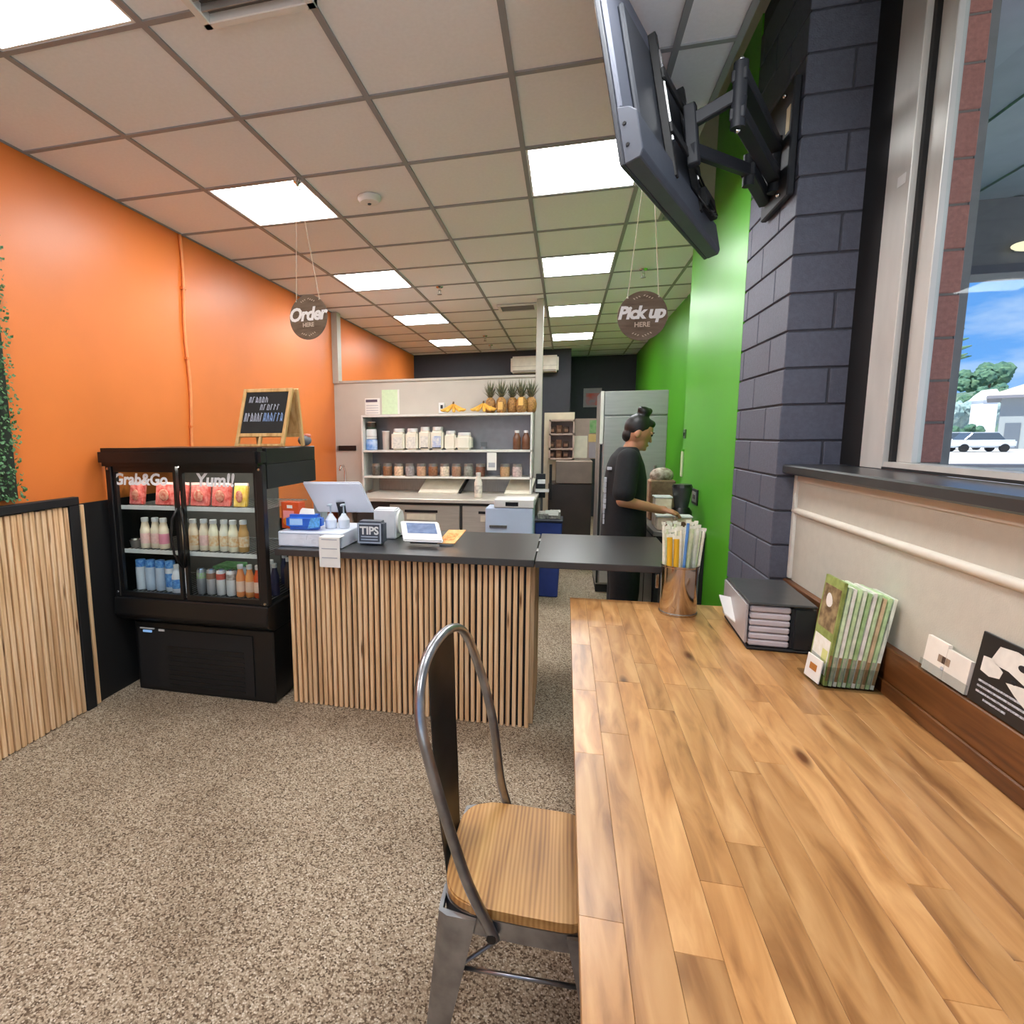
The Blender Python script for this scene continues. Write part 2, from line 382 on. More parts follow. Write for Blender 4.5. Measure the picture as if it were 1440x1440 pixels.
for i, x in enumerate(GX):
    ya = -2.1 if x < .6 else 4.845
    if x > 1.0: continue
    box('grid_bar', TBAR, x-.012 if i else x, x+.012, ya, 9.92 if x < .06 else 10.98, CZ-.004, CZ+.02, roof)
box('grid_bar', TBAR, .56, .584, -2.1, 4.245, CZ-.004, CZ+.03, roof)
for j in rows:
    y = 1.845+.6*j
    if y < -2.1: continue
    box('grid_bar', TBAR, XL, .58 if y < 4.2 else (.9 if y < 4.8 else 1.2), y-.012, y+.012, CZ-.0035, CZ+.02, roof)
box('recess_fascia', CREAM, .565, .58, -2.1, 4.245, CZ, 3.6, roof); box('recess_fascia', CREAM, .565, .9, 4.245, 4.26, CZ+.02, 3.6, roof)

# ================================================================== CEILING FITTINGS
DIFF = emis('light_diffuser', (246, 248, 250), LED)
side = {1: 'left', 4: 'right'}
for n, (c, r) in enumerate(lights_ij):
    x, y = GX[c], 1.845+.6*r
    if y < -2.05: continue
    vis = {-1: 'nearest', 2: 'second', 5: 'third', 8: 'fourth', 11: 'farthest'}.get(r)
    lab = ('%s square ceiling light panel in the row on the %s side' % (vis, 'orange wall' if c == 1 else 'green wall')) if vis else 'square ceiling light panel behind the viewer on the %s wall side' % ('orange' if c == 1 else 'green')
    t = thing('ceiling_light', lab, 'light', (x+.3, y+.3, CZ), 'square ceiling light panels')
    f = B()
    for a in ((x+.012, x+.588, y+.012, y+.024), (x+.012, x+.588, y+.576, y+.588), (x+.012, x+.024, y+.024, y+.576), (x+.576, x+.588, y+.024, y+.576)): f.box(a[0], a[1], a[2], a[3], CZ-.002, CZ+.02)
    f.build('frame', WHITE, t); box('diffuser', DIFF, x+.024, x+.576, y+.024, y+.576, CZ+.002, CZ+.014, t)
# air diffuser near the camera
t = thing('air_diffuser', 'white square air-conditioning diffuser hanging just below the ceiling at the top edge', 'vent', (-1.0, 1.68, 2.9))
f = B(); x0, x1, y0, y1 = -1.215, -.81, 1.47, 1.885
for a in ((x0, x1, y0, y0+.03), (x0, x1, y1-.03, y1), (x0, x0+.03, y0, y1), (x1-.03, x1, y0, y1)): f.box(*a, CZ-.035, CZ+.002)
f.build('frame', WHITE, t, .003)
box('duct', pm('vent_dark', (96, 94, 92), .6), x0+.03, x1-.03, y0+.03, y1-.03, CZ-.006, CZ+.002, t)
for k in range(7): box('louvre', pm('vent_louvre', (150, 148, 145), .5), x0+.03, x1-.03, y0+.05+k*.048, y0+.055+k*.048, CZ-.03, CZ-.008, t, M=None)
# return grille far
t = thing('return_grille', 'grey slotted return-air grille in the far ceiling beside the white post', 'vent', (-.55, 6.56, CZ))
f = B()
for a in ((-.76, -.34, 6.4, 6.43), (-.76, -.34, 6.69, 6.72), (-.76, -.73, 6.43, 6.69), (-.37, -.34, 6.43, 6.69)): f.box(*a, CZ-.02, CZ-.004)
f.build('frame', WHITE, t); box('backing', MATS['vent_dark'], -.73, -.37, 6.43, 6.69, CZ-.008, CZ-.004, t)
for k in range(6): box('slat', MATS['vent_louvre'], -.73, -.37, 6.45+k*.042, 6.455+k*.042, CZ-.018, CZ-.008, t)
t = thing('smoke_detector', 'round white smoke detector on the ceiling between the light rows', 'smoke detector', (-1.165, 3.39, CZ))
B().lathe([(.07, 0), (.07, -.012), (.055, -.03), (.02, -.036)], (-1.165, 3.39, CZ-.001), 24).build('body', WHITE, t, smooth=40)
B().lathe([(.012, -.036), (.01, -.042)], (-1.165, 3.39, CZ), 12).build('sensor', BLACK, t)
for (x, y, w) in ((-1.2, 5.49, 'middle of the ceiling'), (.616, 5.4, 'ceiling above the pick up sign'), (-1.15, 8.29, 'far ceiling near the back wall'), (-1.18, 9.14, 'rearmost ceiling by the dark wall')):
    t = thing('sprinkler', 'small metal fire sprinkler head in the '+w, 'sprinkler', (x, y, CZ), 'ceiling sprinklers')
    B().lathe([(.035, 0), (.03, -.008), (.012, -.012), (.012, -.035)], (x, y, CZ-.003), 14).build('escutcheon', CHROME, t, smooth=40)
    B().cyl((x-.012, y, CZ-.035), (x-.006, y, CZ-.07), .003, n=6).cyl((x+.012, y, CZ-.035), (x+.006, y, CZ-.07), .003, n=6).build('frame_arm', STEELD, t)
    B().lathe([(.022, -.07), (.022, -.074)], (x, y, CZ), 12).build('deflector', STEELD, t)

# ================================================================== LEFT WALL
t = thing('cable_raceway', 'orange painted cable raceway running down the orange wall to the fridge', 'raceway', (XL, 3.6, 1.4))
pts = [(XL+.012, 3.605+.012*math.sin(k*.9), CZ-.01-k*.12) for k in range(14)]
B().tube(pts, .011, 8).build('cable', pm('orange_cable', (240, 150, 88), .5), t, smooth=True)
for k in (3, 7, 11): box('clip', ORANGE, XL, XL+.026, 3.585, 3.625, 2.93-k*.12, 2.945-k*.12, t)
t = thing('hedge_panel', 'artificial green hedge panel on the orange wall at the left edge', 'wall decoration', (XL, 1.5, 1.24))
box('backing', pm('hedge_back', (40, 50, 36), .8), XL+.002, XL+.015, .9, 2.215, 1.245, 2.62, t)
hb = B()
for k in range(9000):
    y = random.uniform(.9, 2.23); z = random.uniform(1.235, 2.63); x = XL+random.uniform(.028, .055)
    a = random.uniform(0, 6.28); l = random.uniform(.012, .022); w = l*.45; tl = random.uniform(.2, .9)
    d = Vector((tl, math.cos(a)*.8, math.sin(a)*.8)).normalized(); s_ = d.cross(Vector((1, .2, .3))).normalized()*w; c = Vector((x, y, z))
    hb.quad(c, c+d*l*.5+s_, c+d*l, c+d*l*.5-s_)
o = hb.build('foliage', pm('hedge_leaf', (36, 74, 42), .6, c2=(98, 150, 92), vs=70), t); o['kind'] = 'stuff'
# slatted wainscot
t = thing('slat_wainscot', 'low wainscot of vertical pine slats with black cap along the orange wall', 'wall panel', (XL, 1.8, 0))
box('backing', BLACKM, XL, XL+.012, .6, 3.9, 0, 1.178, t)
box('cap_rail', BLACKM, XL, XL+.045, .6, 2.545, 1.178, 1.222, t, .003)
box('post', BLACKM, XL+.012, XL+.042, 2.482, 2.545, 0, 1.178, t, .003)
sl = B().box(0, .02, 0, .0245, .004, 1.174).build('slat', SLAT, bevel=.0025); sl.location = (XL+.013, 2.588-.028, 0); adopt(sl, t)
for k in range(55):
    o = bpy.data.objects.new('slat', sl.data); COL.objects.link(o); o.location = (XL+.013+random.uniform(0, .003), 2.452-k*.0335, random.uniform(-.003, .003)); o.rotation_euler = (random.uniform(-.002, .002), 0, 0); adopt(o, t)

# ================================================================== SERVICE COUNTER
t = thing('service_counter', 'order counter faced with vertical pine slats under a black top', 'counter', (-.83, 3.15, 0))
box('carcass', BLACKM, -1.5, -.16, 2.872, 3.5, 0, .884, t)
sl = B().box(0, .0205, 0, .024, 0, .880).build('slat', SLAT, bevel=.0025); sl.location = (-1.505, 2.848, .002); adopt(sl, t)
for k in range(1, 43):
    o = bpy.data.objects.new('slat', sl.data); COL.objects.link(o)
    o.location = (-1.505+k*.0316+random.uniform(-.0025, .0025), 2.848+random.uniform(-.002, .002), .002); o.rotation_euler = (random.uniform(-.003, .003), random.uniform(-.0035, .0035), 0); adopt(o, t)
for k in range(8):
    o = bpy.data.objects.new('slat', sl.data); COL.objects.link(o); o.location = (-.16, 2.9+k*.07, .002); o.rotation_euler = (0, 0, R(-90)); o.location.y += .02; adopt(o, t)
box('countertop', BLACKG, -1.56, -.136, 2.79, 3.56, .886, .922, t, .003)
t = thing('counter_flap', 'dark hinged counter flap bridging the slatted counter and the green wall bench', 'counter', (.2, 3.1, .886))
box('flap', BLACKG, -.132, .545, 2.775, 3.58, .888, .922, t, .003)
box('hinge', STEELD, -.137, -.128, 3.0, 3.08, .922, .925, t); box('hinge', STEELD, -.137, -.128, 3.3, 3.38, .922, .925, t)
box('support_leg', BLACKM, .455, .495, 2.83, 2.87, 0, .888, t)
box('latch', CHROME, .44, .452, 2.84, 2.86, .80, .87, t)

# ================================================================== DISPLAY FRIDGE
t = thing('display_fridge', 'black glass-door drinks display fridge standing against the orange wall', 'fridge', (-2.09, 3.05, 0))
FX0, FX1 = -2.60, -1.585
box('base', BLACK, FX0+.07, FX1-.01, 2.80, 3.36, .0, .44, t, .008)
gr = box('grille_panel', BLACKM, FX0+.10, FX1-.14, 2.792, 2.80, .03, .40, t)
for k in range(9): box('grille_slot', BLACK, FX0+.30, FX1-.20, 2.788, 2.792, .05+k*.03, .058+k*.03, gr)
box('control_display', pm('display_blue', (120, 160, 205), .3, emit=.6), FX0+.14, FX0+.20, 2.786, 2.792, .375, .388, gr)
box('rating_label', WHITE, FX0+.12, FX0+.22, 2.786, 2.792, .396, .403, gr); box('rocker_switch', WHITE, FX0+.25, FX0+.29, 2.786, 2.792, .388, .40, gr)
B().prism([(FX0, 2.74, .475), (FX0, 2.725, .50), (FX0, 2.735, .60), (FX0, 3.38, .60), (FX0, 3.38, .44), (FX0, 2.80, .44)], (FX1-FX0, 0, 0)).build('plinth', BLACK, t, .006)
B().box(FX0-.02, FX1+.01, 2.70, 2.80, 1.38, 1.484).build('canopy', BLACK, t, .022, 40, 4)
box('top_housing', BLACK, FX0, FX1, 2.80, 3.42, 1.39, 1.48, t, .004)
box('side_header', BLACKM, FX1-.012, FX1, 2.80, 3.42, 1.255, 1.39, t)
box('rear_panel', pm('fridge_liner', (120, 118, 112), .4), FX0+.01, FX1-.25, 3.36, 3.38, .60, 1.39, t)
box('rear_panel', BLACKM, FX0, FX1-.012, 3.381, 3.42, .60, 1.0, t)
for x0, x1, y0, y1 in ((FX0, FX0+.04, 2.745, 2.79), (FX1-.045, FX1, 2.745, 2.79), (FX0, FX0+.03, 3.36, 3.42)): box('corner_post', BLACK, x0, x1, y0, y1, .60, 1.39, t, .004)
box('side_glass', GLASS, FX0+.008, FX0+.012, 2.79, 3.36, .60, 1.39, t); box('side_glass', GLASS, FX1-.016, FX1-.012, 2.79, 3.38, .60, 1.254, t)
mid = -2.125
for x0, x1, hx, nm, sz, tx in ((FX0+.04, mid-.012, mid-.04, 'Grab&Go', .092, -.21), (mid+.012, FX1-.045, mid+.04, 'Yum!!', .10, .10)):
    y = 2.758
    d = B()
    for a in ((x0, x1, .602, .632), (x0, x1, 1.345, 1.385)): d.box(a[0], a[1], y, y+.025, a[2], a[3])
    for a in ((x0, x0+.018), (x1-.018, x1)): d.box(a[0], a[1], y, y+.025, .632, 1.345)
    d = d.build('door', BLACK, t)
    box('pane', GLASS, x0+.018, x1-.018, y+.010, y+.014, .632, 1.345, d)
    s_ = 1 if hx > mid else -1
    B().tube([(mid+s_*.012, y-.002, 1.14), (mid+s_*.035, y-.025, 1.08), (mid+s_*.043, y-.03, .98), (mid+s_*.035, y-.025, .88), (mid+s_*.012, y-.002, .80)], (.007, .011), 10).build('handle', BLACK, d, smooth=True)
    if nm: text('decal', nm, pm('white_decal', (236, 236, 236), .5), d, frame(((x0+x1)/2+(-.035 if s_ < 0 else -.02), y+.008, 1.30), (1, 0, 0), (0, 0, 1)), sz, .0005, .003, .15)
for x, z in ((FX0+.02, 1.365), (FX0+.02, .63), (FX1-.02, 1.365), (FX1-.02, .615), (FX1-.06, 2.0)):
    if z < 1.5: B().lathe([(.009, 0), (.007, .004)], (0, 0, 0), 10).build('bolt', CHROME, t, M=Matrix.Translation((x, 2.745, z)) @ Matrix.Rotation(R(90), 4, 'X'))
WIRE = pm('wire_shelf', (205, 205, 205), .3, .6)
for z in (.608, .872, 1.135):
    f = B()
    for y in (2.80, 3.34): f.cyl((FX0+.03, y, z), (FX1-.03, y, z), .004, n=6)
    for k in range(32): x = FX0+.04+k*.0302; f.cyl((x, 2.80, z+.003), (x, 3.34, z+.003), .0018, n=5)
    f.build('shelf', WIRE, t)
    if z > .7: box('price_strip', pm('price_strip', (222, 222, 218), .5), FX0+.05, FX1-.05, 2.792, 2.797, z-.012, z+.012, t)
ls = box('lamp_strip', emis('fridge_led', (255, 248, 236), 26), FX0+.06, FX1-.06, 2.815, 2.835, 1.37, 1.38, t)

# ---- contents
def bottle(name, label, cat, x, y, z, r, h, body, cap, group, band=None, neck=.45, capw=None, capfull=False):
    t = thing(name, label, cat, (x, y, z), group)
    hb = h*.66
    B().lathe([(r*.9, 0), (r, .006), (r, hb*.92), (r*.86, hb), (r*neck, h*.84), (r*neck, h*.88)], (x, y, z+.001), 16).build('body', body, t, smooth=35)
    B().lathe([(r*(neck+.08), h*.87), (r*(neck+.08), h*.99), (r*neck, h)], (x, y, z+.001), 14).build('cap', cap, t, smooth=35)
    if band: B().lathe([(r*1.015, hb*.25), (r*1.015, hb*.75)], (x, y, z+.001), 16, cap=False).build('label', band, t, smooth=35)
    return t
def jar(name, label, cat, x, y, z, r, h, body, lid, group, band=None, lidh=.18):
    t = thing(name, label, cat, (x, y, z), group)
    B().lathe([(r*.92, 0), (r, .006), (r, h*.72), (r*.88, h*.8)], (x, y, z+.001), 18).build('body', body, t, smooth=35)
    B().lathe([(r*.93, h*(1-lidh)), (r*.93, h*.985), (r*.88, h)], (x, y, z+.001), 18).build('lid', lid, t, smooth=35)
    if band: B().lathe([(r*1.012, h*.15), (r*1.012, h*.6)], (x, y, z+.001), 18, cap=False).build('label', band, t, smooth=35)
    return t
REDP = pm('red_pouch', (205, 70, 62), .4, c2=(244, 150, 140), vs=45); YELP = pm('yellow_pouch', (240, 190, 60), .4, c2=(250, 215, 130), vs=40)
CREAMB = pm('cream_drink', (238, 220, 192), .4, var=.05, vs=40); PINKL = pm('pink_label', (246, 200, 190), .5, var=.1, vs=60); TANL = pm('tan_label', (226, 176, 120), .5, c2=(240, 226, 196), vs=60)
def pouch(label, x, y, z, w, h, m):
    t = thing('fruit_pouch', label, 'pouch', (x, y, z), 'pouches on the top fridge shelf')
    B().prism([(x-w/2, y-.022, z), (x+w/2, y-.022, z), (x+w/2, y-.001, z+h*.9), (x-w/2, y-.001, z+h*.9)], (0, .03, 0)).build('bag', m, t, .006, 40, 2)
    box('seal', pm('pouch_seal', (248, 214, 206), .4), x-w/2, x+w/2, y+.006, y+.018, z+h*.88, z+h, t)
    B().ell((x, y-.021, z+h*.45), (w*.26, .004, h*.26), 12, 8).build('fruit_print', pm('pouch_print', (222, 92, 74), .5, c2=(250, 190, 160), vs=60), t, smooth=True)
for lab, x, w, m in (('red fruit pouch at the left end of the top fridge shelf', -2.50, .10, REDP), ('large red fruit pouch left of the fridge door centre', -2.30, .135, REDP), ('narrow red pouch just right of the fridge door centre', -2.175, .055, REDP), ('red pouch with cream spot under the white door lettering', -2.065, .125, REDP), ('red pouch beside the yellow pouch in the fridge', -1.925, .12, REDP), ('yellow fruit pouch at the right end of the top fridge shelf', -1.80, .085, YELP)):
    pouch(lab, x, 2.875, 1.143, w, .135, m)
g1 = 'bottles on the middle fridge shelf'
for k, (x, mt, bd) in enumerate(((-2.46, CREAMB, PINKL), (-2.395, CREAMB, PINKL), (-2.33, CREAMB, pm('hotpink_label', (240, 150, 170), .5, var=.1)), (-2.19, CREAMB, TANL), (-2.125, CREAMB, TANL), (-2.06, CREAMB, PINKL), (-1.99, pm('oat_drink', (236, 226, 196), .4), TANL), (-1.925, pm('oat_drink2', (232, 226, 208), .4), TANL), (-1.86, MATS['oat_drink'], TANL), (-1.80, pm('tan_drink', (196, 150, 90), .4), TANL))):
    bottle('drink_bottle', '%s white-capped cream drink bottle from the left on the middle fridge shelf' % ORD[k], 'bottle', x, 2.87+.01*(k % 2), .878, .030, .185, mt, WHITE, g1, bd, .62)
t = thing('yogurt_tub', 'small silver-lidded tub at the left end of the middle fridge shelf', 'tub', (-2.53, 2.87, .878))
B().lathe([(.03, 0), (.04, .05)], (-2.53, 2.87, .879), 16).build('cup', pm('grey_cup', (120, 112, 104), .5), t, smooth=40); B().lathe([(.043, .05), (.043, .06)], (-2.53, 2.87, .879), 16).build('lid', CHROME, t)
WATER = glass('water_bottle', (210, 226, 240), .1, .05); BLUEL = pm('blue_label', (40, 110, 200), .4, c2=(130, 190, 240), vs=70); WHITEB = pm('milky_plastic', (226, 230, 236), .35)
g2 = 'bottles on the bottom fridge shelf'
for k, (x, mt, cp, bd) in enumerate(((-2.525, WHITEB, BLUEL, None), (-2.455, pm('paleblue_plastic', (200, 212, 228), .35), BLUEL, None), (-2.385, MATS['paleblue_plastic'], BLUEL, None), (-2.315, WHITEB, BLUEL, BLUEL))):
    jar('water_bottle', '%s blue-topped white water bottle from the left in the fridge bottom row' % ORD[k], 'bottle', x, 2.885, .614, .031, .185, mt, cp, g2, bd, .26)
bottle('water_bottle', 'pale bottle with white cap and blue label behind the fridge handle', 'bottle', -2.25, 2.86, .614, .032, .17, WHITEB, WHITE, g2, BLUEL, .5)
bottle('water_bottle', 'slim white bottle just left of the fridge door centre', 'bottle', -2.185, 2.86, .614, .022, .16, WHITEB, WHITE, g2, None, .6)
can_m = [('silver drink can with green dot label right of the door centre', pm('can_grey', (170, 172, 178), .3, .6), pm('can_green', (150, 200, 110), .5, c2=(200, 200, 190), vs=50)),
         ('grey drink can with brown top band in the fridge bottom row', pm('can_grey2', (196, 194, 196), .3, .4), pm('can_brown', (150, 110, 90), .5)),
         ('white drink can with red top band in the fridge bottom row', pm('can_white', (222, 218, 216), .35), pm('can_red', (206, 90, 76), .5)),
         ('white can with dark emblem beside the orange bottles', MATS['can_white'], pm('can_dark', (120, 100, 90), .5, c2=(220, 210, 200), vs=50))]
for k, (lab, m1, m2) in enumerate(can_m):
    x = -2.09+k*.066
    t = thing('drink_can', lab, 'can', (x, 2.87, .614), 'cans on the bottom fridge shelf')
    B().lathe([(.024, 0), (.028, .008), (.028, .135), (.022, .15)], (x, 2.87, .615), 16).build('body', m1, t, smooth=35)
    B().lathe([(.0285, .095), (.0285, .13)], (x, 2.87, .615), 16, cap=False).build('band', m2, t, smooth=True); B().lathe([(.022, .15), (.021, .154)], (x, 2.87, .615), 14).build('lid', CHROME, t)
for k, (x, c) in enumerate(((-1.825, (240, 150, 90)), (-1.765, (244, 160, 90)), (-1.71, (216, 84, 34)))):
    bottle('juice_bottle', ['pale orange juice bottle beside the cans in the fridge', 'middle orange juice bottle in the fridge bottom row', 'dark orange juice bottle at the right end of the fridge'][k], 'bottle', x, 2.865, .614, .027, .19, pm('juice%d' % k, c, .35), WHITE, g2, pm('juice_label', (246, 206, 180), .5), .55)
t = thing('salad_tub', 'clear tub with green lid behind the cans in the fridge', 'tub', (-1.98, 2.99, .614))
box('tub', WHITEB, -2.06, -1.92, 2.95, 3.09, .615, .74, t, .01); box('lid', pm('green_lid', (70, 150, 70), .4, c2=(150, 200, 140), vs=40), -2.065, -1.915, 2.945, 3.095, .742, .765, t, .004)
for k in range(5):
    bottle('drink_bottle', '%s tea bottle seen through the right side glass of the fridge' % ORD[k], 'bottle', -1.64-.07*(k % 2), 2.93+.085*k, .614, .027, .19, pm('tea%d' % (k % 3), ((60, 60, 90), (190, 180, 185), (90, 70, 60))[k % 3], .35), WHITE, 'bottles behind the side glass', None, .5)

# ---- on top of the fridge
t = thing('chalkboard_easel', 'pine A-frame chalkboard with chalk lettering on top of the fridge', 'chalkboard', (-1.7, 3.0, 1.484))
Mf = frame((-1.70, 2.93, 1.486), (1, .05, 0), (.12, .20, 1)) ; Mb = frame((-1.66, 3.11, 1.486), (1, .05, 0), (.02, -.22, 1))
def easel(M, board):
    f = B()
    for a in ((-.15, -.13, 0, .335), (.13, .15, 0, .335), (-.13, .13, .315, .335), (-.13, .13, .055, .075)): f.box(a[0], a[1], a[2], a[3], -.012, .012, M)
    f.build('frame', PINE, t, .002)
    if board:
        f = B().box(-.15, .15, 0, .012, -.012, .012, M).box(-.008, .008, .012, .055, -.008, .008, M).build('foot_rail', PINE, t)
        b = B().box(-.13, .13, .075, .315, -.004, .004, M).build('board', pm('chalkboard', (38, 38, 36), .8, var=.15, vs=12), t)
        ch = pm('chalk', (196, 202, 214), .9, var=.15, vs=60); cb = pm('chalk_blue', (150, 180, 225), .9, var=.2, vs=60)
        for (u0, u1, v, hh, m, nm) in ((-.105, .02, .272, .034, ch, 'w'), (-.03, .10, .228, .034, ch, 'w'), (-.118, .0, .170, .05, ch, 'w'), (.0, .118, .170, .05, cb, 'w')):
            s_ = B(); u = u0
            while u < u1-.012:
                w = random.uniform(.012, .017); p = [(u, v-hh/2), (u+w*.2, v+hh/2), (u+w*.7, v+hh/2*random.uniform(.2, 1)), (u+w*.75, v-hh/2), (u+w*.2, v-hh/2*random.uniform(0, 1))]
                s_.tube([M @ Vector((a, b_, .005)) for a, b_ in p[:random.choice((3, 4, 5))]], .0021, 5); u += w+.006
            s_.build('chalk_stroke', m, b)
    else:
        f = B().box(-.13, .13, .075, .315, -.004, .004, M).build('rear_board', PINE, t)
easel(Mf, True); easel(Mb, False)
t = thing('stuffed_pouch', 'small grey and pink crumpled pouch at the right end of the fridge top', 'pouch', (-1.62, 3.35, 1.48))
B().ell((-1.62, 3.35, 1.515), (.045, .04, .034), 14, 10).build('pouch', pm('grey_pouch', (110, 116, 124), .6, var=.25, vs=60), t, smooth=True)
B().ell((-1.60, 3.35, 1.545), (.025, .015, .014), 10, 8).ell((-1.635, 3.35, 1.547), (.02, .012, .01), 10, 8).build('flap', pm('pink_flap', (214, 130, 110), .6, var=.2, vs=60), t, smooth=True)

# ================================================================== COUNTER ITEMS
CT = .923
t = thing('cash_drawer', 'long white box under the wipes and bottles at the left end of the counter', 'cash drawer', (-1.38, 3.0, CT))
box('case', pm('pale_white', (214, 220, 232), .4, var=.02), -1.575, -1.185, 2.87, 3.25, CT, CT+.085, t, .004)
box('drawer_front', pm('pale_white2', (226, 230, 240), .4), -1.565, -1.195, 2.866, 2.87, CT+.008, CT+.072, t)
box('seam', pm('drawer_seam', (170, 176, 190), .5), -1.56, -1.2, 2.864, 2.866, CT+.074, CT+.077, t)
t = thing('price_sheet', 'white printed sheet hanging over the counter front edge', 'paper', (-1.23, 2.787, .83))
box('sheet', PAPER, -1.285, -1.165, 2.784, 2.786, .835, 1.0, t); box('fold', PAPER, -1.285, -1.165, 2.786, 2.862, .998, 1.0, t)
for k in range(3): box('print_line', pm('print_grey', (170, 172, 180), .7), -1.27, -1.18, 2.783, 2.784, .985-k*.05, .990-k*.05, t)
t = thing('orange_snack_box', 'orange and pink carton standing at the left end of the counter', 'box', (-1.58, 3.02, CT+.085))
M0 = Matrix.Translation((-1.535, 2.99, CT+.086)) @ Matrix.Rotation(R(-14), 4, 'Z')
B().box(-.065, .065, -.03, .03, 0, .155, M0).build('carton', pm('orange_carton', (214, 82, 34), .5, var=.1, vs=25), t, .002)
B().box(-.05, .03, -.0315, -.03, .05, .105, M0).build('pink_print', pm('pink_print', (240, 150, 150), .5), t); B().ell(M0 @ Vector((-.025, -.031, .042)), (.024, .003, .024), 14, 8).build('fruit_print', pm('fruit_orange', (248, 140, 40), .5), t, smooth=True)
B().box(-.02, .02, -.0315, -.03, .12, .138, M0).build('white_print', PAPER, t)
t = thing('wipes_pack', 'crumpled blue packet of wipes on the white drawer', 'packet', (-1.42, 2.96, CT+.085))
M0 = Matrix.Translation((-1.445, 2.955, CT+.088)) @ Matrix.Rotation(R(6), 4, 'Z')
B().box(-.105, .105, -.045, .045, 0, .088, M0).build('pack', pm('blue_pack', (28, 86, 190), .35, c2=(40, 110, 210), vs=20), t, .022, 40, 3)
B().box(-.075, .0, -.0465, -.0445, .03, .066, M0).build('white_print', pm('blue_print', (160, 200, 245), .5), t); B().prism([M0 @ Vector(p) for p in ((.03, -.047, .01), (.10, -.047, .02), (.102, -.047, .075), (.05, -.047, .07))], (0, .004, 0)).build('side_print', pm('cyan_print', (90, 160, 220), .5, var=.3, vs=90), t)
B().prism([M0 @ Vector(p) for p in ((-.05, 0, .088), (.06, -.01, .088), (.05, .01, .115), (-.02, .015, .12))], (0, .006, 0)).build('tissue', PAPER, t)
t = thing('register_screen', 'large white register screen seen from behind on the counter', 'monitor', (-1.36, 3.3, CT+.085))
Ms = frame((-1.375, 3.30, 1.16), (1, .12, 0), (-.18, -.30, .62))
B().box(-.185, .185, -.115, .115, -.01, .012, Ms).build('housing', pm('screen_white', (222, 226, 236), .35, var=.01), t, .008, 40, 3)
B().box(-.175, .175, -.105, .105, -.0115, -.010, Ms).build('screen', pm('screen_glass', (20, 22, 28), .1), t)
B().cyl((-1.365, 3.34, CT+.10), (-1.37, 3.31, 1.13), .022, .03, 14).build('stand', BLACK, t, smooth=40); B().lathe([(.09, 0), (.09, .012), (.03, .02)], (-1.365, 3.345, CT+.0), 22).build('foot', BLACK, t, smooth=40)
for x, y, lab in ((-1.318, 3.03, 'left of two white pump bottles on the counter'), (-1.245, 3.05, 'right of two white pump bottles on the counter')):
    t = thing('pump_bottle', lab, 'bottle', (x, y, CT+.085), 'white pump bottles')
    B().lathe([(.03, 0), (.034, .01), (.034, .05), (.016, .075), (.012, .085)], (x, y, CT+.086), 16).build('body', pm('sanitizer', (216, 222, 232), .25), t, smooth=35)
    B().cyl((x, y, CT+.17), (x, y, CT+.22), .005, n=8).build('stem', pm('pale_grey', (176, 188, 200), .3), t); B().box(x-.009, x+.009, y-.035, y+.01, CT+.216, CT+.228).build('nozzle', MATS['pale_grey'], t, .003)
t = thing('tips_box', 'black framed box lettered TIPS on the counter', 'tip box', (-1.07, 3.02, CT))
M0 = Matrix.Translation((-1.07, 3.04, CT+.001))
B().box(-.078, .078, -.045, .045, 0, .135, M0).build('box', pm('slate_box', (70, 76, 88), .4, var=.2, vs=30), t, .014, 40, 3)
for a in ((-.07, .07, .118, .126), (-.07, .07, .01, .018), (-.07, -.062, .018, .118), (.062, .07, .018, .118)): B().box(a[0], a[1], -.0475, -.045, a[2], a[3], M0).build('border', pm('tip_border', (170, 180, 194), .5), t)
text('lettering', 'TIPS', WHITE, t, frame((-1.07, 2.993, CT+.082), (1, 0, 0), (0, 0, 1)), .062, .0006, .002)
for k in range(2): B().box(-.05, .05, -.0475, -.045, .028+k*.016, .035+k*.016, M0).build('print_line', MATS['tip_border'], t)
t = thing('receipt_printer', 'upright white receipt printer behind the TIPS box', 'printer', (-1.04, 3.25, CT))
B().prism([(-1.115, 3.2, CT), (-1.115, 3.34, CT), (-1.115, 3.34, CT+.16), (-1.115, 3.29, CT+.185), (-1.115, 3.2, CT+.18)], (.14, 0, 0)).build('case', pm('printer_white', (226, 228, 232), .35), t, .008, 40, 3)
B().cyl((-.975, 3.27, CT+.10), (-.962, 3.27, CT+.10), .07, n=24).build('paper_roll', PAPER, t, smooth=40); box('cable', BLACK, -1.0, -.90, 3.30, 3.308, CT, CT+.008, t)
t = thing('payment_tablet', 'white tilted payment tablet with blue-grey screen on the counter', 'tablet', (-.78, 3.1, CT))
Mt = frame((-.79, 3.09, CT+.072), (1, .0, 0), (-.1, .26, .13))
B().box(-.115, .115, -.1, .1, -.012, .008, Mt).build('housing', WHITE, t, .007, 40, 3); B().box(-.082, .092, -.03, .075, .008, .0095, Mt).build('screen', pm('tablet_screen', (112, 128, 158), .15, emit=.15, var=.15, vs=30), t)
B().prism([Mt @ Vector(p) for p in ((-.08, -.08, -.012), (.08, -.08, -.012), (.08, .08, -.012), (-.08, .08, -.012))], (0, .02, -.018)).build('stand', BLACK, t)
t = thing('loyalty_cards', 'small orange printed card leaning beside the payment tablet', 'card', (-.66, 3.12, CT))
Mc = frame((-.618, 3.12, CT+.042), (1, .1, 0), (.12, .30, .16))
B().box(-.05, .05, -.068, .068, -.003, .003, Mc).build('card', pm('orange_card', (236, 164, 92), .6, c2=(244, 196, 130), vs=30), t); B().box(-.03, .03, -.04, .03, .003, .004, Mc).build('print', pm('card_print', (226, 120, 56), .6, c2=(240, 190, 110), vs=70), t)
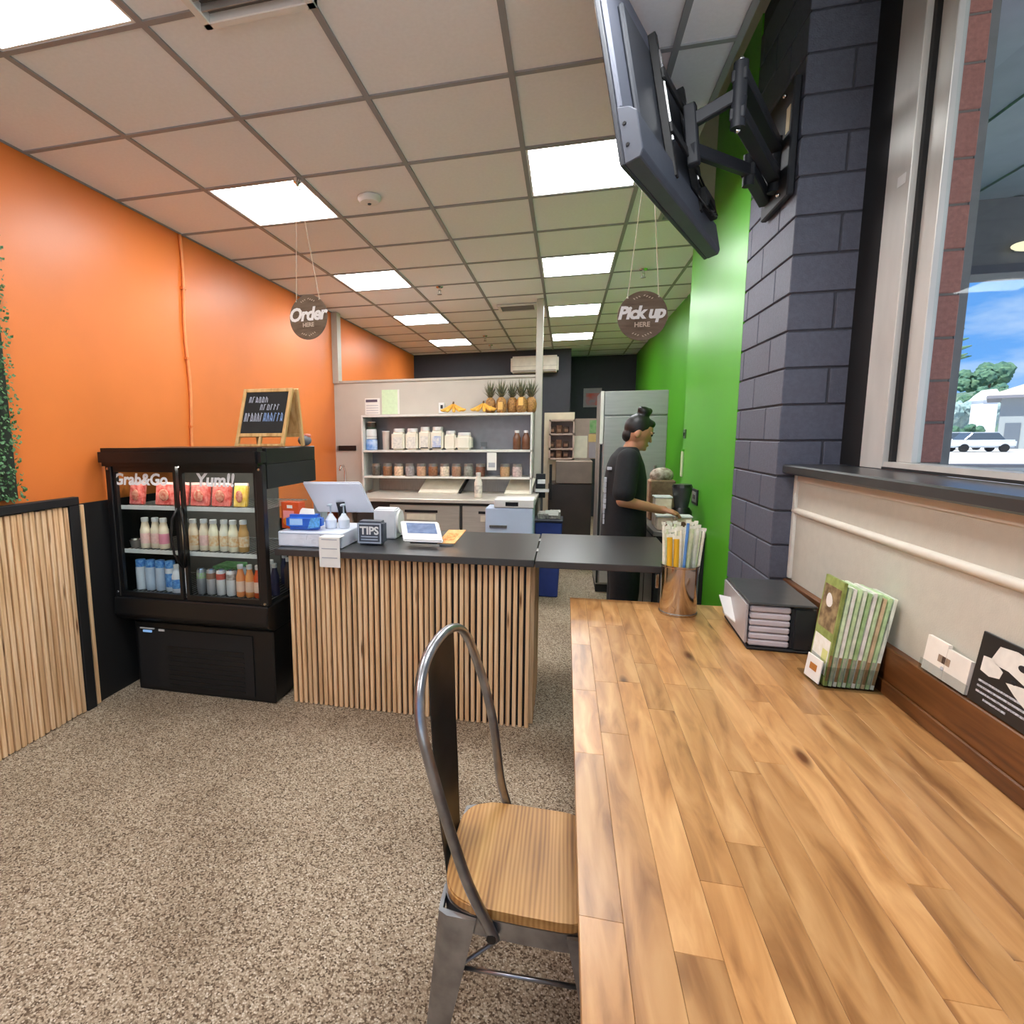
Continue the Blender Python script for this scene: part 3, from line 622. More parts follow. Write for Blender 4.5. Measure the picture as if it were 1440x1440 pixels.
B().box(-.04, .04, -.065, -.055, -.03, -.003, Mc).build('prop', PAPER, t)
t = thing('salad_container', 'clear tray of greens standing behind the orange carton', 'tray', (-1.48, 3.33, CT+.0))
box('tray', pm('pale_tray', (188, 196, 206), .3), -1.62, -1.38 if False else -1.56, 3.44, 3.54, CT, CT+.24, t, .006)
B().ell((-1.59, 3.49, CT+.25), (.035, .04, .025), 10, 8).ell((-1.6, 3.47, CT+.26), (.02, .03, .02), 8, 6).build('greens', pm('greens', (96, 150, 80), .6, c2=(190, 214, 170), vs=60), t)

# ================================================================== BACK BENCH AND SHELVING
t = thing('prep_bench', 'stainless prep bench with refrigerator doors below the wall shelves', 'bench', (-1.15, 5.85, 0))
box('worktop', pm('bench_steel', (222, 216, 204), .35, .35, var=.05), -2.1, -.265, 5.40, 6.26, .88, .915, t, .003)
box('cabinet', pm('cabinet_dark', (62, 60, 58), .5), -2.08, -.28, 5.46, 6.25, .08, .88, t)
box('kickboard', BLACKM, -2.05, -.3, 5.52, 6.2, 0, .08, t)
box('splashback', STEELD, -2.1, -.33, 6.255, 6.275, .915, 1.07, t)
for x0, x1 in ((-1.72, -1.0), (-.97, -.29)):
    d = box('door', pm('door_steel', (200, 194, 182), .4, .4, var=.06, vs=6, stretch=(1, 1, 12)), x0, x1, 5.44, 5.46, .12, .85, t, .004)
    box('recess_handle', BLACKM, x0+.16, x1-.22, 5.433, 5.44, .775, .80, d); box('door_label', pm('door_lbl', (232, 226, 206), .5), x0+.18, x1-.24, 5.434, 5.44, .70, .76, d)
t = thing('shelving_unit', 'white edged three-tier shelving unit fixed to the partition', 'shelf', (-1.26, 6.1, 1.07))
SH = pm('shelf_white', (222, 220, 214), .4)
for z in (1.745, 1.36, 1.075): box('shelf', SH, -2.2, -.335, 5.97, 6.275, z, z+.022, t, .002)
box('back_sheet', pm('shelf_back', (146, 146, 150), .4, .4), -2.19, -.345, 6.268, 6.276, 1.10, 1.745, t)
for x in (-2.2, -.353): box('upright', SH, x, x+.018, 5.97, 6.275, .92, 1.745, t)
TUB = pm('cream_tub', (236, 230, 212), .4, var=.02); TUBL = pm('tub_label', (206, 204, 196), .5, c2=(238, 234, 222), vs=40)
tubs = [(-1.80, .075, .235, 'tall cream tub with faint label, first of the row of tubs', TUB), (-1.645, .07, .235, 'tall cream tub with grey label, second of the row of tubs', TUB), (-1.50, .062, .25, 'tall jar-shaped tub with dark band, third of the tubs', TUB), (-1.36, .07, .25, 'tall tub with blue label corner, fourth of the tubs', TUB), (-1.215, .062, .205, 'plain shorter cream tub, fifth of the tubs', TUB), (-1.065, .085, .185, 'wide low plain cream tub at the right end of the tubs', TUB)]
for k, (x, r, h, lab, m) in enumerate(tubs):
    tt = thing('storage_tub', lab, 'tub', (x, 6.1, 1.382), 'cream tubs on the middle wall shelf')
    B().box(x-r, x+r, 6.1-r, 6.1+r, 1.383, 1.383+h*.84).build('body', m, tt, r*.28, 40, 3)
    B().lathe([(r*.8, h*.82), (r*.84, h*.84), (r*.84, h*.97), (r*.78, h)], (x, 6.1, 1.383), 20).build('lid', WHITE, tt, smooth=35)
    if k < 4: box('label', TUBL if k != 3 else pm('blue_tub_label', (150, 170, 214), .5, c2=(236, 234, 226), vs=22), x-r*.7, x+r*.7, 6.1-r-.002, 6.1-r, 1.40, 1.383+h*.6, tt)
    if k in (2, 3): box('label_band', pm('band_dark', (60, 60, 60), .5), x-r*.7, x+r*.7, 6.1-r-.003, 6.1-r-.001, 1.40, 1.412, tt)
t = jar('supplement_jar', 'blue and white jar at the left end of the middle wall shelf', 'jar', -2.12, 6.08, 1.383, .065, .15, pm('blue_jar', (70, 130, 205), .35, c2=(200, 215, 235), vs=14), WHITE, None)
t = jar('supplement_jar', 'white lidded jar stacked on the blue jar of the wall shelf', 'jar', -2.12, 6.08, 1.535, .06, .10, WHITE, pm('green_dark_lid', (60, 76, 62), .4), None)
t = jar('dark_tin', 'dark round tin on top of the stacked jars', 'tin', -2.12, 6.08, 1.637, .055, .06, pm('tin_dark', (60, 48, 40), .4), pm('tin_lid', (206, 190, 176), .4), None)
t = thing('cup_stack', 'tall stack of paper cups beside the tubs on the wall shelf', 'cups', (-1.95, 6.08, 1.383))
B().lathe([(.034, 0), (.04, .2)], (-1.95, 6.08, 1.384), 16).build('cups', pm('cup_paper', (196, 184, 174), .6), t, smooth=40); B().lathe([(.043, .2), (.043, .21)], (-1.95, 6.08, 1.384), 16).build('rim', WHITE, t)
t = thing('shot_glasses', 'small clear glass standing right of the tubs', 'glass', (-.85, 6.08, 1.383))
B().lathe([(.03, 0), (.036, .08)], (-.85, 6.08, 1.384), 16).build('glass', CLEAR, t, smooth=40); B().lathe([(.028, .002), (.03, .03)], (-.85, 6.08, 1.384), 14).build('contents', pm('grey_fill', (150, 150, 155), .5), t)
for x, lab in ((-.50, 'left brown syrup squeeze bottle at the right end of the shelf'), (-.405, 'right brown syrup squeeze bottle at the right end of the shelf')):
    bottle('squeeze_bottle', lab, 'bottle', x, 6.08, 1.383, .042, .2, pm('syrup', (112, 74, 52), .35, var=.2, vs=20), WHITE, 'syrup squeeze bottles', None, .5)
jc = [(92, 86, 78), (140, 100, 72), (222, 190, 160), (156, 150, 150), (196, 156, 126), (140, 96, 68), (226, 210, 186), (160, 124, 100), (140, 140, 132), (124, 84, 68), (186, 150, 112), (200, 180, 176)]
nm = ['dark seeds', 'brown spice', 'pale oats', 'grey seeds', 'tan nuts', 'cinnamon brown filling', 'white coconut flakes', 'light brown filling', 'grey-green filling', 'red brown filling', 'golden filling', 'pinkish white filling']
for k in range(12):
    x = -2.06+k*.131+(.13 if k > 9 else 0)
    jar('glass_jar', 'glass jar of %s, %s from the left on the lowest wall shelf' % (nm[k], ORD[k]), 'jar', x, 6.05, 1.098, .052, .135, pm('jar_fill%d' % k, jc[k], .25, var=.25, vs=50), pm('jar_lid', (150, 146, 140), .35, .5), 'jars on the lowest wall shelf', None, .3)
t = thing('paper_note', 'small white note taped below the middle shelf near the jars', 'paper', (-.77, 5.965, 1.25))
box('sheet', PAPER, -.80, -.70, 5.962, 5.964, 1.17, 1.355, t); box('print', MATS['print_grey'], -.785, -.715, 5.961, 5.962, 1.20, 1.25, t)
# fruit on top shelf
BAN = pm('banana_skin', (214, 152, 46), .5, c2=(236, 188, 80), vs=20); BROWN = pm('banana_stem', (96, 66, 36), .6)
for (bx, by, lab, n, fl) in ((-1.14, 6.08, 'bunch of bananas lying stem up at the left of the pineapples', 5, 1), (-.90, 6.06, 'bunch of yellow bananas right beside the pineapples', 5, -1)):
    t = thing('banana_bunch', lab, 'bananas', (bx, by, 1.768), 'banana bunches on the top wall shelf')
    st = Vector((bx-fl*.045, by+.01, 1.768+.108))
    for k in range(n):
        a = R(-62+34*k); ln = .175; pts = []
        for q in range(8):
            u = q/7; out = ln*math.sin(u*1.25)/math.sin(1.25)*.9
            pts.append(st+Vector((math.sin(a)*out*.95, -.05*u-.018*(k % 2)*u, -.02*u-.068*math.sin(u*math.pi*.62)+.025*u*u*abs(math.sin(a)))))
        B().tube([(p.x, p.y, max(p.z, 1.7695+.017)) for p in pts], [.006, .012, .017, .019, .019, .0175, .012, .005], 8).build('banana', BAN, t, smooth=True)
    B().cyl(st-Vector((0, 0, .008)), st+Vector((0, .01, .022)), .013, .009, 8).build('stem', BROWN, t)
PIN = pm('pineapple_rind', (128, 92, 52), .6, c2=(196, 142, 76), vs=60, bump=.8, bs=70); PLF = pm('pineapple_leaf', (74, 80, 62), .55, c2=(126, 124, 92), vs=40)
for k, (x, y) in enumerate(((-.785, 6.1), (-.665, 6.06), (-.555, 6.12), (-.455, 6.06), (-.36, 6.12))):
    t = thing('pineapple', '%s pineapple from the left on the top wall shelf' % ORD[k], 'pineapple', (x, y, 1.768), 'pineapples on the top wall shelf')
    s_ = 1+.06*math.sin(k*2.3)
    B().lathe([(.03, 0), (.048, .012), (.056, .05), (.057, .09), (.05, .13), (.034, .155), (.02, .162)], (x, y, 1.769), 18).build('fruit', PIN, t, smooth=50)
    lf = B()
    for q in range(34):
        a = q*2.4; til = .15+.75*(q/34); ln = (.20-.09*(q/34))*s_; c = Vector((x, y, 1.769+.155-.012*(q/34)))
        d = Vector((math.cos(a)*til, math.sin(a)*til, 1)).normalized(); sd = d.cross(Vector((math.cos(a), math.sin(a), .1))).normalized()*.0075
        m_ = c+d*ln*.55+Vector((math.cos(a), math.sin(a), 0))*.006; e_ = c+d*ln+Vector((math.cos(a), math.sin(a), -.1))*.03*til
        lf.quad(c-sd*.8, c+sd*.8, m_+sd, m_-sd); lf.quad(m_-sd, m_+sd, e_+sd*.1, e_-sd*.1)
    lf.build('crown', PLF, t)
    if k in (1, 3): box('paper_tag', pm('yellow_tag', (226, 180, 100), .6), x-.03, x+.02, y-.062, y-.058, 1.80+.04*(k == 3), 1.88+.04*(k == 3), t)
t = thing('motion_sensor', 'small white wall sensor with black eye on the partition', 'sensor', (-1.35, 6.27, 1.82))
box('case', WHITE, -1.385, -1.32, 6.25, 6.279, 1.785, 1.9, t, .004); box('eye', BLACK, -1.362, -1.335, 6.246, 6.25, 1.835, 1.875, t)
t = thing('notice', 'white printed notice with dark heading on the partition', 'notice', (-2.17, 6.278, 1.78))
box('sheet', PAPER, -2.26, -2.08, 6.276, 6.279, 1.785, 1.97, t); box('heading', pm('heading', (90, 80, 96), .6), -2.25, -2.11, 6.274, 6.276, 1.925, 1.955, t)
for k in range(4): box('print_line', MATS['print_grey'], -2.245, -2.1, 6.274, 6.276, 1.80+k*.028, 1.806+k*.028, t)
t = thing('notice', 'pale green certificate on the partition above the shelves', 'notice', (-1.95, 6.276, 1.78))
box('sheet', pm('green_sheet', (206, 228, 190), .6, var=.05, vs=30), -2.055, -1.845, 6.272, 6.276, 1.785, 2.06, t); box('border', PAPER, -1.865, -1.845, 6.271, 6.272, 1.785, 2.06, t)
t = thing('magnet_bar', 'black knife bar on the partition beside the shelves', 'knife bar', (-2.49, 6.27, 1.36))
box('bar', BLACK, -2.60, -2.38, 6.262, 6.279, 1.372, 1.43, t, .003); box('end_cap', STEELD, -2.62, -2.60, 6.262, 6.279, 1.375, 1.427, t)
t = thing('sink_faucet', 'small chrome tap at the left end of the prep bench', 'tap', (-2.5, 6.1, .9))
B().tube([(-2.5, 6.2, .9), (-2.5, 6.2, 1.14), (-2.5, 6.16, 1.2), (-2.5, 6.08, 1.2), (-2.5, 6.05, 1.15)], .012, 8).build('spout', CHROME, t, smooth=True); B().lathe([(.03, 0), (.03, .01), (.015, .02)], (-2.5, 6.2, .90), 14).build('flange', CHROME, t)
t = thing('hand_sink', 'white wall sink under the small chrome tap', 'sink', (-2.42, 6.1, 0))
B().box(-2.62, -2.22, 5.85, 6.275, .72, .9).build('basin', WHITE, t, .02, 40, 3); box('pedestal', PARTW, -2.5, -2.34, 6.0, 6.27, 0, .72, t, .01)
for x0, x1, lab, tl in ((-1.56, -1.12, 'white cutting board leaning at the back of the prep bench', .16), (-.62, -.35, 'smaller white cutting board leaning behind the white bin', .14)):
    t = thing('cutting_board', lab, 'cutting board', ((x0+x1)/2, 6.1, .916))
    Mq = frame((x0, 5.98, .918), (1, 0, 0), (.16, .85, .5)); B().box(0, x1-x0, 0, .30, -.006, .006, Mq).build('board', pm('board_white', (232, 226, 208), .5), t, .002)
    B().box(.04, x1-x0-.04, .27, .285, .006, .007, Mq).build('grip_slot', pm('slot', (180, 174, 160), .5), t)
t = thing('slicer_blade', 'black strip standing beside the cutting board', 'knife', (-1.1, 6.0, .916)); Mq = frame((-1.11, 5.98, .918), (1, 0, 0), (.2, .85, .5))
B().box(0, .028, .08, .32, -.003, .003, Mq).build('blade', BLACK, t); B().box(.004, .024, 0, .08, -.008, .008, Mq).build('handle', BLACKM, t)
bottle('soap_bottle', 'white dispenser bottle standing on the prep bench', 'bottle', -.84, 5.62, .916, .04, .25, pm('soap', (228, 222, 208), .4, var=.08, vs=20), pm('soap_cap', (210, 206, 200), .4), None, pm('soap_label', (176, 170, 160), .5, c2=(230, 224, 210), vs=40), .55)
t = thing('ice_bin', 'white chest tinted by a blue reflection, with dark display in front of the prep bench', 'ice bin', (-.45, 5.25, 0))
box('body', pm('bin_blue_reflection', (196, 214, 240), .3, var=.03, vs=4), -.70, -.265, 5.12, 5.38, .02, .88, t, .01); box('lid', WHITE, -.62, -.26, 5.11, 5.385, .882, .96, t, .008)  # blue reflection on the white body is put into its colour
box('display', BLACK, -.515, -.40, 5.106, 5.11, .90, .935, t); box('handle', STEELD, -.66, -.50, 5.10, 5.118, .70, .72, t)
t = thing('waste_bin', 'blue plastic bin standing under the end of the prep bench', 'bin', (-.12, 5.42, 0))
B().prism([(-.235, 5.36, 0), (-.04, 5.36, 0), (-.01, 5.36, .72), (-.262, 5.36, .72)], (0, .28, 0)).build('bin', pm('blue_bin', (36, 58, 128), .45, var=.08), t, .01)
box('rim', pm('bin_rim', (26, 30, 44), .5), -.268, -.004, 5.35, 5.65, .72, .745, t, .005)
t = thing('bottle_crate', 'grey and white packaging heaped on the blue bin', 'packaging', (-.12, 5.45, .745))
B().box(-.24, -.14, 5.4, 5.6, .746, .80).box(-.13, -.03, 5.42, 5.58, .746, .815).build('cartons', pm('crate_dark', (56, 52, 48), .6, c2=(190, 186, 178), vs=26), t, .004); box('flap', PAPER, -.17, -.05, 5.41, 5.415, .78, .83, t)
t = thing('hose_bracket', 'black and white spray fitting on the white post', 'bracket', (-.23, 6.2, .95))
box('mount', BLACK, -.30, -.20, 6.20, 6.25, .86, 1.12, t, .004); box('shelf_bracket', WHITE, -.30, -.16, 6.12, 6.2, .93, .96, t); box('shelf_bracket', WHITE, -.28, -.2, 6.12, 6.2, 1.02, 1.06, t)

# ================================================================== FAR BACK OF HOUSE
t = thing('split_air_conditioner', 'white split air conditioner high on the dark back wall', 'air conditioner', (-.53, 9.85, 2.56))
B().box(-.92, -.14, 9.72, 9.919, 2.56, 2.83).build('case', pm('aircon_cream', (214, 206, 190), .45), t, .03, 40, 3); box('louvre', pm('aircon_louvre', (150, 142, 130), .5), -.88, -.18, 9.712, 9.73, 2.57, 2.60, t); box('seam', MATS['aircon_louvre'], -.90, -.16, 9.716, 9.722, 2.66, 2.664, t)
t = thing('picture_frame', 'small framed picture with red print on the dark back wall', 'picture', (.46, 10.97, 2.2))
box('frame', pm('pic_grey', (150, 142, 146), .5), .30, .62, 10.955, 10.979, 2.03, 2.37, t); box('print', pm('pic_red', (206, 92, 80), .6, c2=(150, 140, 150), vs=9), .34, .58, 10.95, 10.955, 2.06, 2.28, t)
t = thing('upright_refrigerator', 'tall stainless upright refrigerator behind the worker', 'refrigerator', (.61, 5.95, 0))
box('cabinet', STEEL, .312, .905, 5.64, 6.3, .08, 1.935, t, .004)
for a, b in ((.10, 1.70),): 
    d = box('door', pm('fridge_door_steel', (178, 177, 174), .34, .55, var=.06, vs=5, stretch=(1, 1, 8)), .345, .902, 5.60, 5.638, a, b, t, .006)
    box('handle', STEELD, .80, .825, 5.565, 5.60, .95, 1.25, d, .004)
box('top_panel', MATS['fridge_door_steel'], .345, .902, 5.605, 5.638, 1.715, 1.93, t, .004); box('side_trim', pm('trim_pale', (222, 220, 214), .4), .312, .34, 5.60, 5.64, 1.45, 1.935, t)
box('door_gasket', BLACKM, .318, .335, 5.61, 5.64, .1, 1.44, t); box('kickplate', BLACKM, .32, .9, 5.66, 6.28, 0, .08, t)
t = thing('chest_freezer', 'dark brown steel refrigerator cabinet beyond the blue bin', 'refrigerator', (.12, 6.9, 0))
box('cabinet', pm('brown_steel', (74, 66, 60), .35, .5, var=.1, vs=5), -.18, .30, 6.62, 7.3, .06, .98, t, .004); box('hood', pm('taupe_steel', (138, 122, 108), .4, .4, var=.12, vs=6), -.10, .30, 6.60, 7.3, .985, 1.24, t, .006); box('kickplate', BLACKM, -.17, .29, 6.66, 7.28, 0, .06, t)
box('handle', BLACKM, -.17, -.14, 6.58, 6.62, .8, 1.2, t)
t = thing('display_rack', 'pinkish wall rack of three shelves filled with brown packets', 'rack', (-.05, 6.95, 1.24))
PK = pm('rack_pink', (196, 170, 156), .5); box('back', PK, -.19, .10, 7.05, 7.07, 1.245, 1.71, t)
for z in (1.245, 1.36, 1.53, 1.69): box('shelf', PK, -.19, .10, 6.84, 7.05, z, z+.02, t)
for x in (-.19, .08): box('side', PK, x, x+.02, 6.84, 7.05, 1.245, 1.71, t)
for r_, z in enumerate((1.266, 1.381, 1.551)):
    for k in range(3):
        x = -.155+k*.08; tt = thing('spice_packet', '%s brown packet from the left on the %s tier of the pink rack' % (ORD[k], ['bottom', 'middle', 'top'][r_]), 'packet', (x, 6.9, z), 'brown packets in the pink rack')
        box('packet', pm('packet%d' % (k % 2), ((72, 46, 32), (110, 70, 46))[k % 2], .6, var=.3, vs=30), x-.032, x+.032, 6.87, 6.93, z+.001, z+.075+.02*(k % 2), tt, .004); box('label', pm('packet_label', (150, 110, 84), .6), x-.02, x+.02, 6.867, 6.87, z+.02, z+.05, tt)
struct(box('wall_cream_panel', pm('cream_panel', (206, 196, 172), .6), -.255, .10, 7.09, 7.13, 0, 1.80))
t = thing('notice_board', 'pinkish board with white and green papers behind the refrigerator cabinet', 'notice board', (.23, 6.98, 1.245))
box('board', pm('board_pink', (168, 146, 136), .6), .105, .40, 6.95, 6.97, 1.25, 1.72, t); box('paper', pm('paper_cream', (224, 214, 196), .6), .10, .25, 6.945, 6.95, 1.26, 1.52, t); box('paper', pm('paper_green', (104, 160, 96), .6, c2=(150, 180, 130), vs=18), .27, .39, 6.945, 6.95, 1.55, 1.70, t); box('paper', pm('paper_yel', (214, 180, 120), .6), .26, .39, 6.944, 6.949, 1.45, 1.54, t); box('paper', pm('paper_mauve', (160, 150, 158), .6), .27, .39, 6.945, 6.95, 1.26, 1.44, t)

# ================================================================== GREEN WALL BENCH, WORKER
t = thing('side_bench', 'narrow dark prep counter against the green wall beside the worker', 'counter', (.73, 4.38, 0))
box('cabinet', BLACKM, .60, .897, 3.95, 4.83, 0, .865, t); box('worktop', STEELD, .575, .898, 3.93, 4.84, .866, .90, t, .003)
for y in (4.0, 4.42): box('door', BLACK, .592, .60, y, y+.38, .06, .84, t)
BEI = pm('topping_box', (214, 190, 164), .45, c2=(232, 214, 190), vs=25); DOT = pm('topping_dark', (104, 70, 48), .5)
for k, (x, y, z, w, h, lab) in enumerate(((.655, 4.03, .901, .05, .085, 'beige topping container nearest the worker\'s hands'), (.77, 4.03, .901, .05, .085, 'beige topping container against the green wall'), (.66, 4.17, .901, .055, .20, 'tall beige topping container behind the low ones'))):
    t = thing('topping_container', lab, 'container', (x, y, z), 'topping containers on the wall bench')
    B().box(x-w, x+w, y-w, y+w, z, z+h).build('box', BEI, t, .006); B().ell((x-.005, y-w, z+h*.5), (.018, .004, .018), 12, 8).build('spot', DOT, t); box('lid', WHITE, x-w-.003, x+w+.003, y-w-.003, y+w+.003, z+h+.001, z+h+.012, t, .002)
t = thing('blender', 'black blender standing at the green wall behind the containers', 'blender', (.79, 4.2, .9))
B().lathe([(.075, 0), (.07, .10), (.05, .13)], (.79, 4.2, .901), 16).build('base', BLACK, t, smooth=35); B().lathe([(.045, .13), (.065, .26), (.065, .27)], (.79, 4.2, .901), 16).build('jug', pm('jug_dark', (62, 62, 64), .2), t, smooth=35); B().lathe([(.067, .27), (.06, .29)], (.79, 4.2, .901), 16).build('lid', BLACK, t); box('dial', CHROME, .77, .81, 4.123, 4.13, .93, .97, t)
t = thing('produce_bag', 'brown paper bag with produce on the far end of the wall bench', 'bag', (.70, 4.5, .9))
B().box(-.09, .09, -.07, .07, 0, .30, Matrix.Translation((.70, 4.5, .901))).build('bag', pm('brown_bag', (150, 122, 96), .8, var=.25, vs=25), t, .012); B().ell((.70, 4.5, 1.23), (.085, .07, .06), 12, 8).build('produce', pm('produce', (128, 104, 84), .7, c2=(206, 196, 180), vs=30), t, smooth=True)
t = thing('power_outlet', 'black and silver power outlet on the green wall', 'outlet', (.9, 4.3, 1.1))
box('plate', BLACK, .893, .9, 4.22, 4.40, 1.04, 1.15, t, .002); box('cover', STEEL, .889, .893, 4.255, 4.365, 1.06, 1.13, t); 
for y in (4.285, 4.325): box('socket', BLACK, .887, .889, y-.008, y+.008, 1.08, 1.11, t)
t = thing('light_switch', 'small dark switch on the far edge of the green wall', 'switch', (.9, 4.78, 1.53)); box('plate', pm('switch_green', (52, 92, 40), .4), .893, .9, 4.74, 4.82, 1.50, 1.57, t, .002); box('toggle', BLACK, .887, .893, 4.77, 4.79, 1.52, 1.545, t)
t = thing('thermometer_strip', 'narrow pale vertical strip fixed near the far edge of the green wall', 'strip', (.9, 4.80, 1.2)); box('strip', pm('pale_strip', (206, 218, 176), .4), .885, .9, 4.785, 4.825, 1.20, 1.40, t, .004); box('cap', GREEN, .884, .9, 4.784, 4.826, 1.40, 1.415, t)

CX, CY = .405, 4.10
P = lambda f, l, z: (CX+f, CY+l, z)
def remesh(o, v, sm=6):
    m = o.modifiers.new('r', 'REMESH'); m.mode = 'VOXEL'; m.voxel_size = v; m.use_smooth_shade = True
    if sm: s_ = o.modifiers.new('s', 'SMOOTH'); s_.factor = .5; s_.iterations = sm
    return o
t = thing('person', 'worker in black t-shirt with hair in a bun, reaching toward the wall bench', 'person', (CX, CY, 0))
HM = Matrix.Rotation(R(22), 4, 'Y')
H = lambda f, l, z: tuple(Vector(P(.07, 0, 1.545)) + HM @ Vector((f, l, z)))
b = B()
b.ell(H(0, 0, .012), (.092, .074, .105), 20, 14, HM); b.ell(H(.035, 0, -.055), (.055, .055, .06), 16, 12, HM); b.ell(H(.078, 0, -.085), (.02, .025, .016), 10, 8, HM)
b.cap(H(.082, 0, .008), H(.099, 0, -.024), .008, .0105, 10); b.ell(H(.088, 0, -.056), (.014, .022, .009), 10, 8, HM)
for s_ in (-1, 1): b.ell(H(-.005, s_*.074, -.008), (.018, .009, .03), 10, 8, HM); b.ell(H(.08, s_*.03, .026), (.014, .022, .008), 10, 8, HM)
b.cap(P(.015, 0, 1.40), P(.055, 0, 1.50), .056, .05)
b.ell(P(0, 0, 1.28), (.10, .155, .16), 20, 14); b.ell(P(0, 0, 1.05), (.095, .14, .18), 20, 14); b.ell(P(-.01, 0, .93), (.11, .16, .12), 20, 14)
b.cap(P(.0, -.16, 1.375), P(.0, .16, 1.375), .055, .055)
def arm(sg, el, wr, hd):
    sh = P(0, sg*.175, 1.375)
    b.cap(sh, el, .048, .041); b.cap(el, wr, .040, .027)
    e, w, h_ = Vector(el), Vector(wr), Vector(hd); d = (h_-w).normalized(); up = Vector((0, 0, 1)); up = (up-d*up.dot(d)).normalized(); sd = d.cross(up)
    b.cap(w, w+d*.03, .026, .028); 
    for q in range(4): b.cap(w+d*.02+sd*(q-1.5)*.010, w+d*.085+sd*(q-1.5)*.019, .014, .0115, 10)
    for q, ln in enumerate((.058, .070, .066, .05)):
        k0 = w+d*.085+sd*(q-1.5)*.0195; k1 = k0+d*ln*.5-up*.012; k2 = k1+d*ln*.35-up*.026
        b.cap(k0, k1, .0105, .0095, 10); b.cap(k1, k2, .0095, .008, 10)
    tb = w+d*.035-sd*sg*(.026); t1 = tb+d*.03-sd*sg*.022-up*.008; t2 = t1+d*.03-up*.012
    b.cap(tb, t1, .012, .011, 10); b.cap(t1, t2, .011, .009, 10)
arm(-1, P(-.035, -.235, 1.105), P(.20, -.165, 1.045), P(.30, -.15, 1.035))
arm(1, P(.05, .235, 1.11), P(.20, .14, 1.01), P(.30, .11, 1.0))
for s_ in (-1, 1):
    b.cap(P(-.01, s_*.085, .90), P(.01, s_*.095, .48), .085, .058); b.cap(P(.01, s_*.095, .48), P(-.015, s_*.10, .09), .056, .036); b.cap(P(-.03, s_*.10, .045), P(.14, s_*.115, .035), .038, .032)
remesh(b.build('body', SKIN, t, smooth=True), .006, 4)
b = B(); rs = []
for z, d, w, f in ((.80, .150, .195, .0), (.90, .150, .195, 0), (1.0, .146, .190, 0), (1.12, .142, .188, .0), (1.24, .138, .192, .0), (1.33, .122, .188, -.002), (1.39, .098, .165, -.002), (1.43, .074, .10, .008), (1.452, .062, .07, .014)):
    rs.append(b.ring(P(f, 0, z), (0, 0, 1), (d, w), 36, (1, 0, 0)))
for a_, c_ in zip(rs, rs[1:]): b.skin(a_, c_)
b.bm.faces.new(rs[0][::-1]); b.bm.faces.new(rs[-1])
b.cap(P(0, -.165, 1.374), P(-.026, -.222, 1.16), .075, .076); b.cap(P(0, .165, 1.374), P(.04, .222, 1.17), .075, .076)
remesh(b.build('t_shirt', CLOTH, t, smooth=True), .010, 10)
b = B(); b.ell(P(-.005, 0, .90), (.135, .18, .14), 18, 12)
for s_ in (-1, 1): b.cap(P(0, s_*.085, .88), P(.012, s_*.098, .48), .115, .10); b.cap(P(.012, s_*.098, .48), P(-.01, s_*.10, .09), .10, .085)
remesh(b.build('trousers', CLOTH, t, smooth=True), .014, 6)
b = B()
for s_ in (-1, 1): b.cap(P(-.035, s_*.10, .05), P(.15, s_*.118, .042), .048, .04); b.box(CX-.08, CX+.185, CY+s_*.108-.044, CY+s_*.108+.044, .002, .03)
remesh(b.build('shoes', BLACKM, t, smooth=True), .010, 2)
b = B(); b.ell(H(-.014, 0, .034), (.091, .079, .094), 20, 14, HM); b.ell(H(-.05, 0, -.03), (.044, .058, .055), 16, 12, HM); b.ell(H(.05, 0, .082), (.034, .052, .028), 14, 10, HM); b.ell(H(-.02, 0, .142), (.046, .046, .036), 16, 12, HM); b.ell(H(.004, .01, .156), (.028, .03, .024), 12, 8); b.ell(H(-.045, -.015, .15), (.026, .026, .022), 12, 8)
remesh(b.build('hair', HAIR, t, smooth=True), .008, 2)
for s_ in (-1, 1): B().ell(H(.084, s_*.031, .014), (.008, .012, .007), 10, 8).build('eye', pm('eye_dark', (30, 24, 22), .2), t, smooth=True); B().ell(H(.09, s_*.032, .034), (.006, .02, .004), 10, 6).build('eyebrow', HAIR, t, smooth=True); B().lathe([(.006, 0), (.006, .004)], H(-.005, s_*.083, -.034), 8).build('earring', CHROME, t)
pr = B()
for k in range(9): pr.box(CX-.1435, CX-.128, CY-.09+random.uniform(-.012, .012), CY-.055+random.uniform(-.01, .02), 1.215-k*.036, 1.247-k*.036)
pr.box(CX-.126, CX-.100, CY-.13, CY-.06, 1.30, 1.318)
pr.build('shirt_print', pm('shirt_print', (190, 192, 196), .7), t)

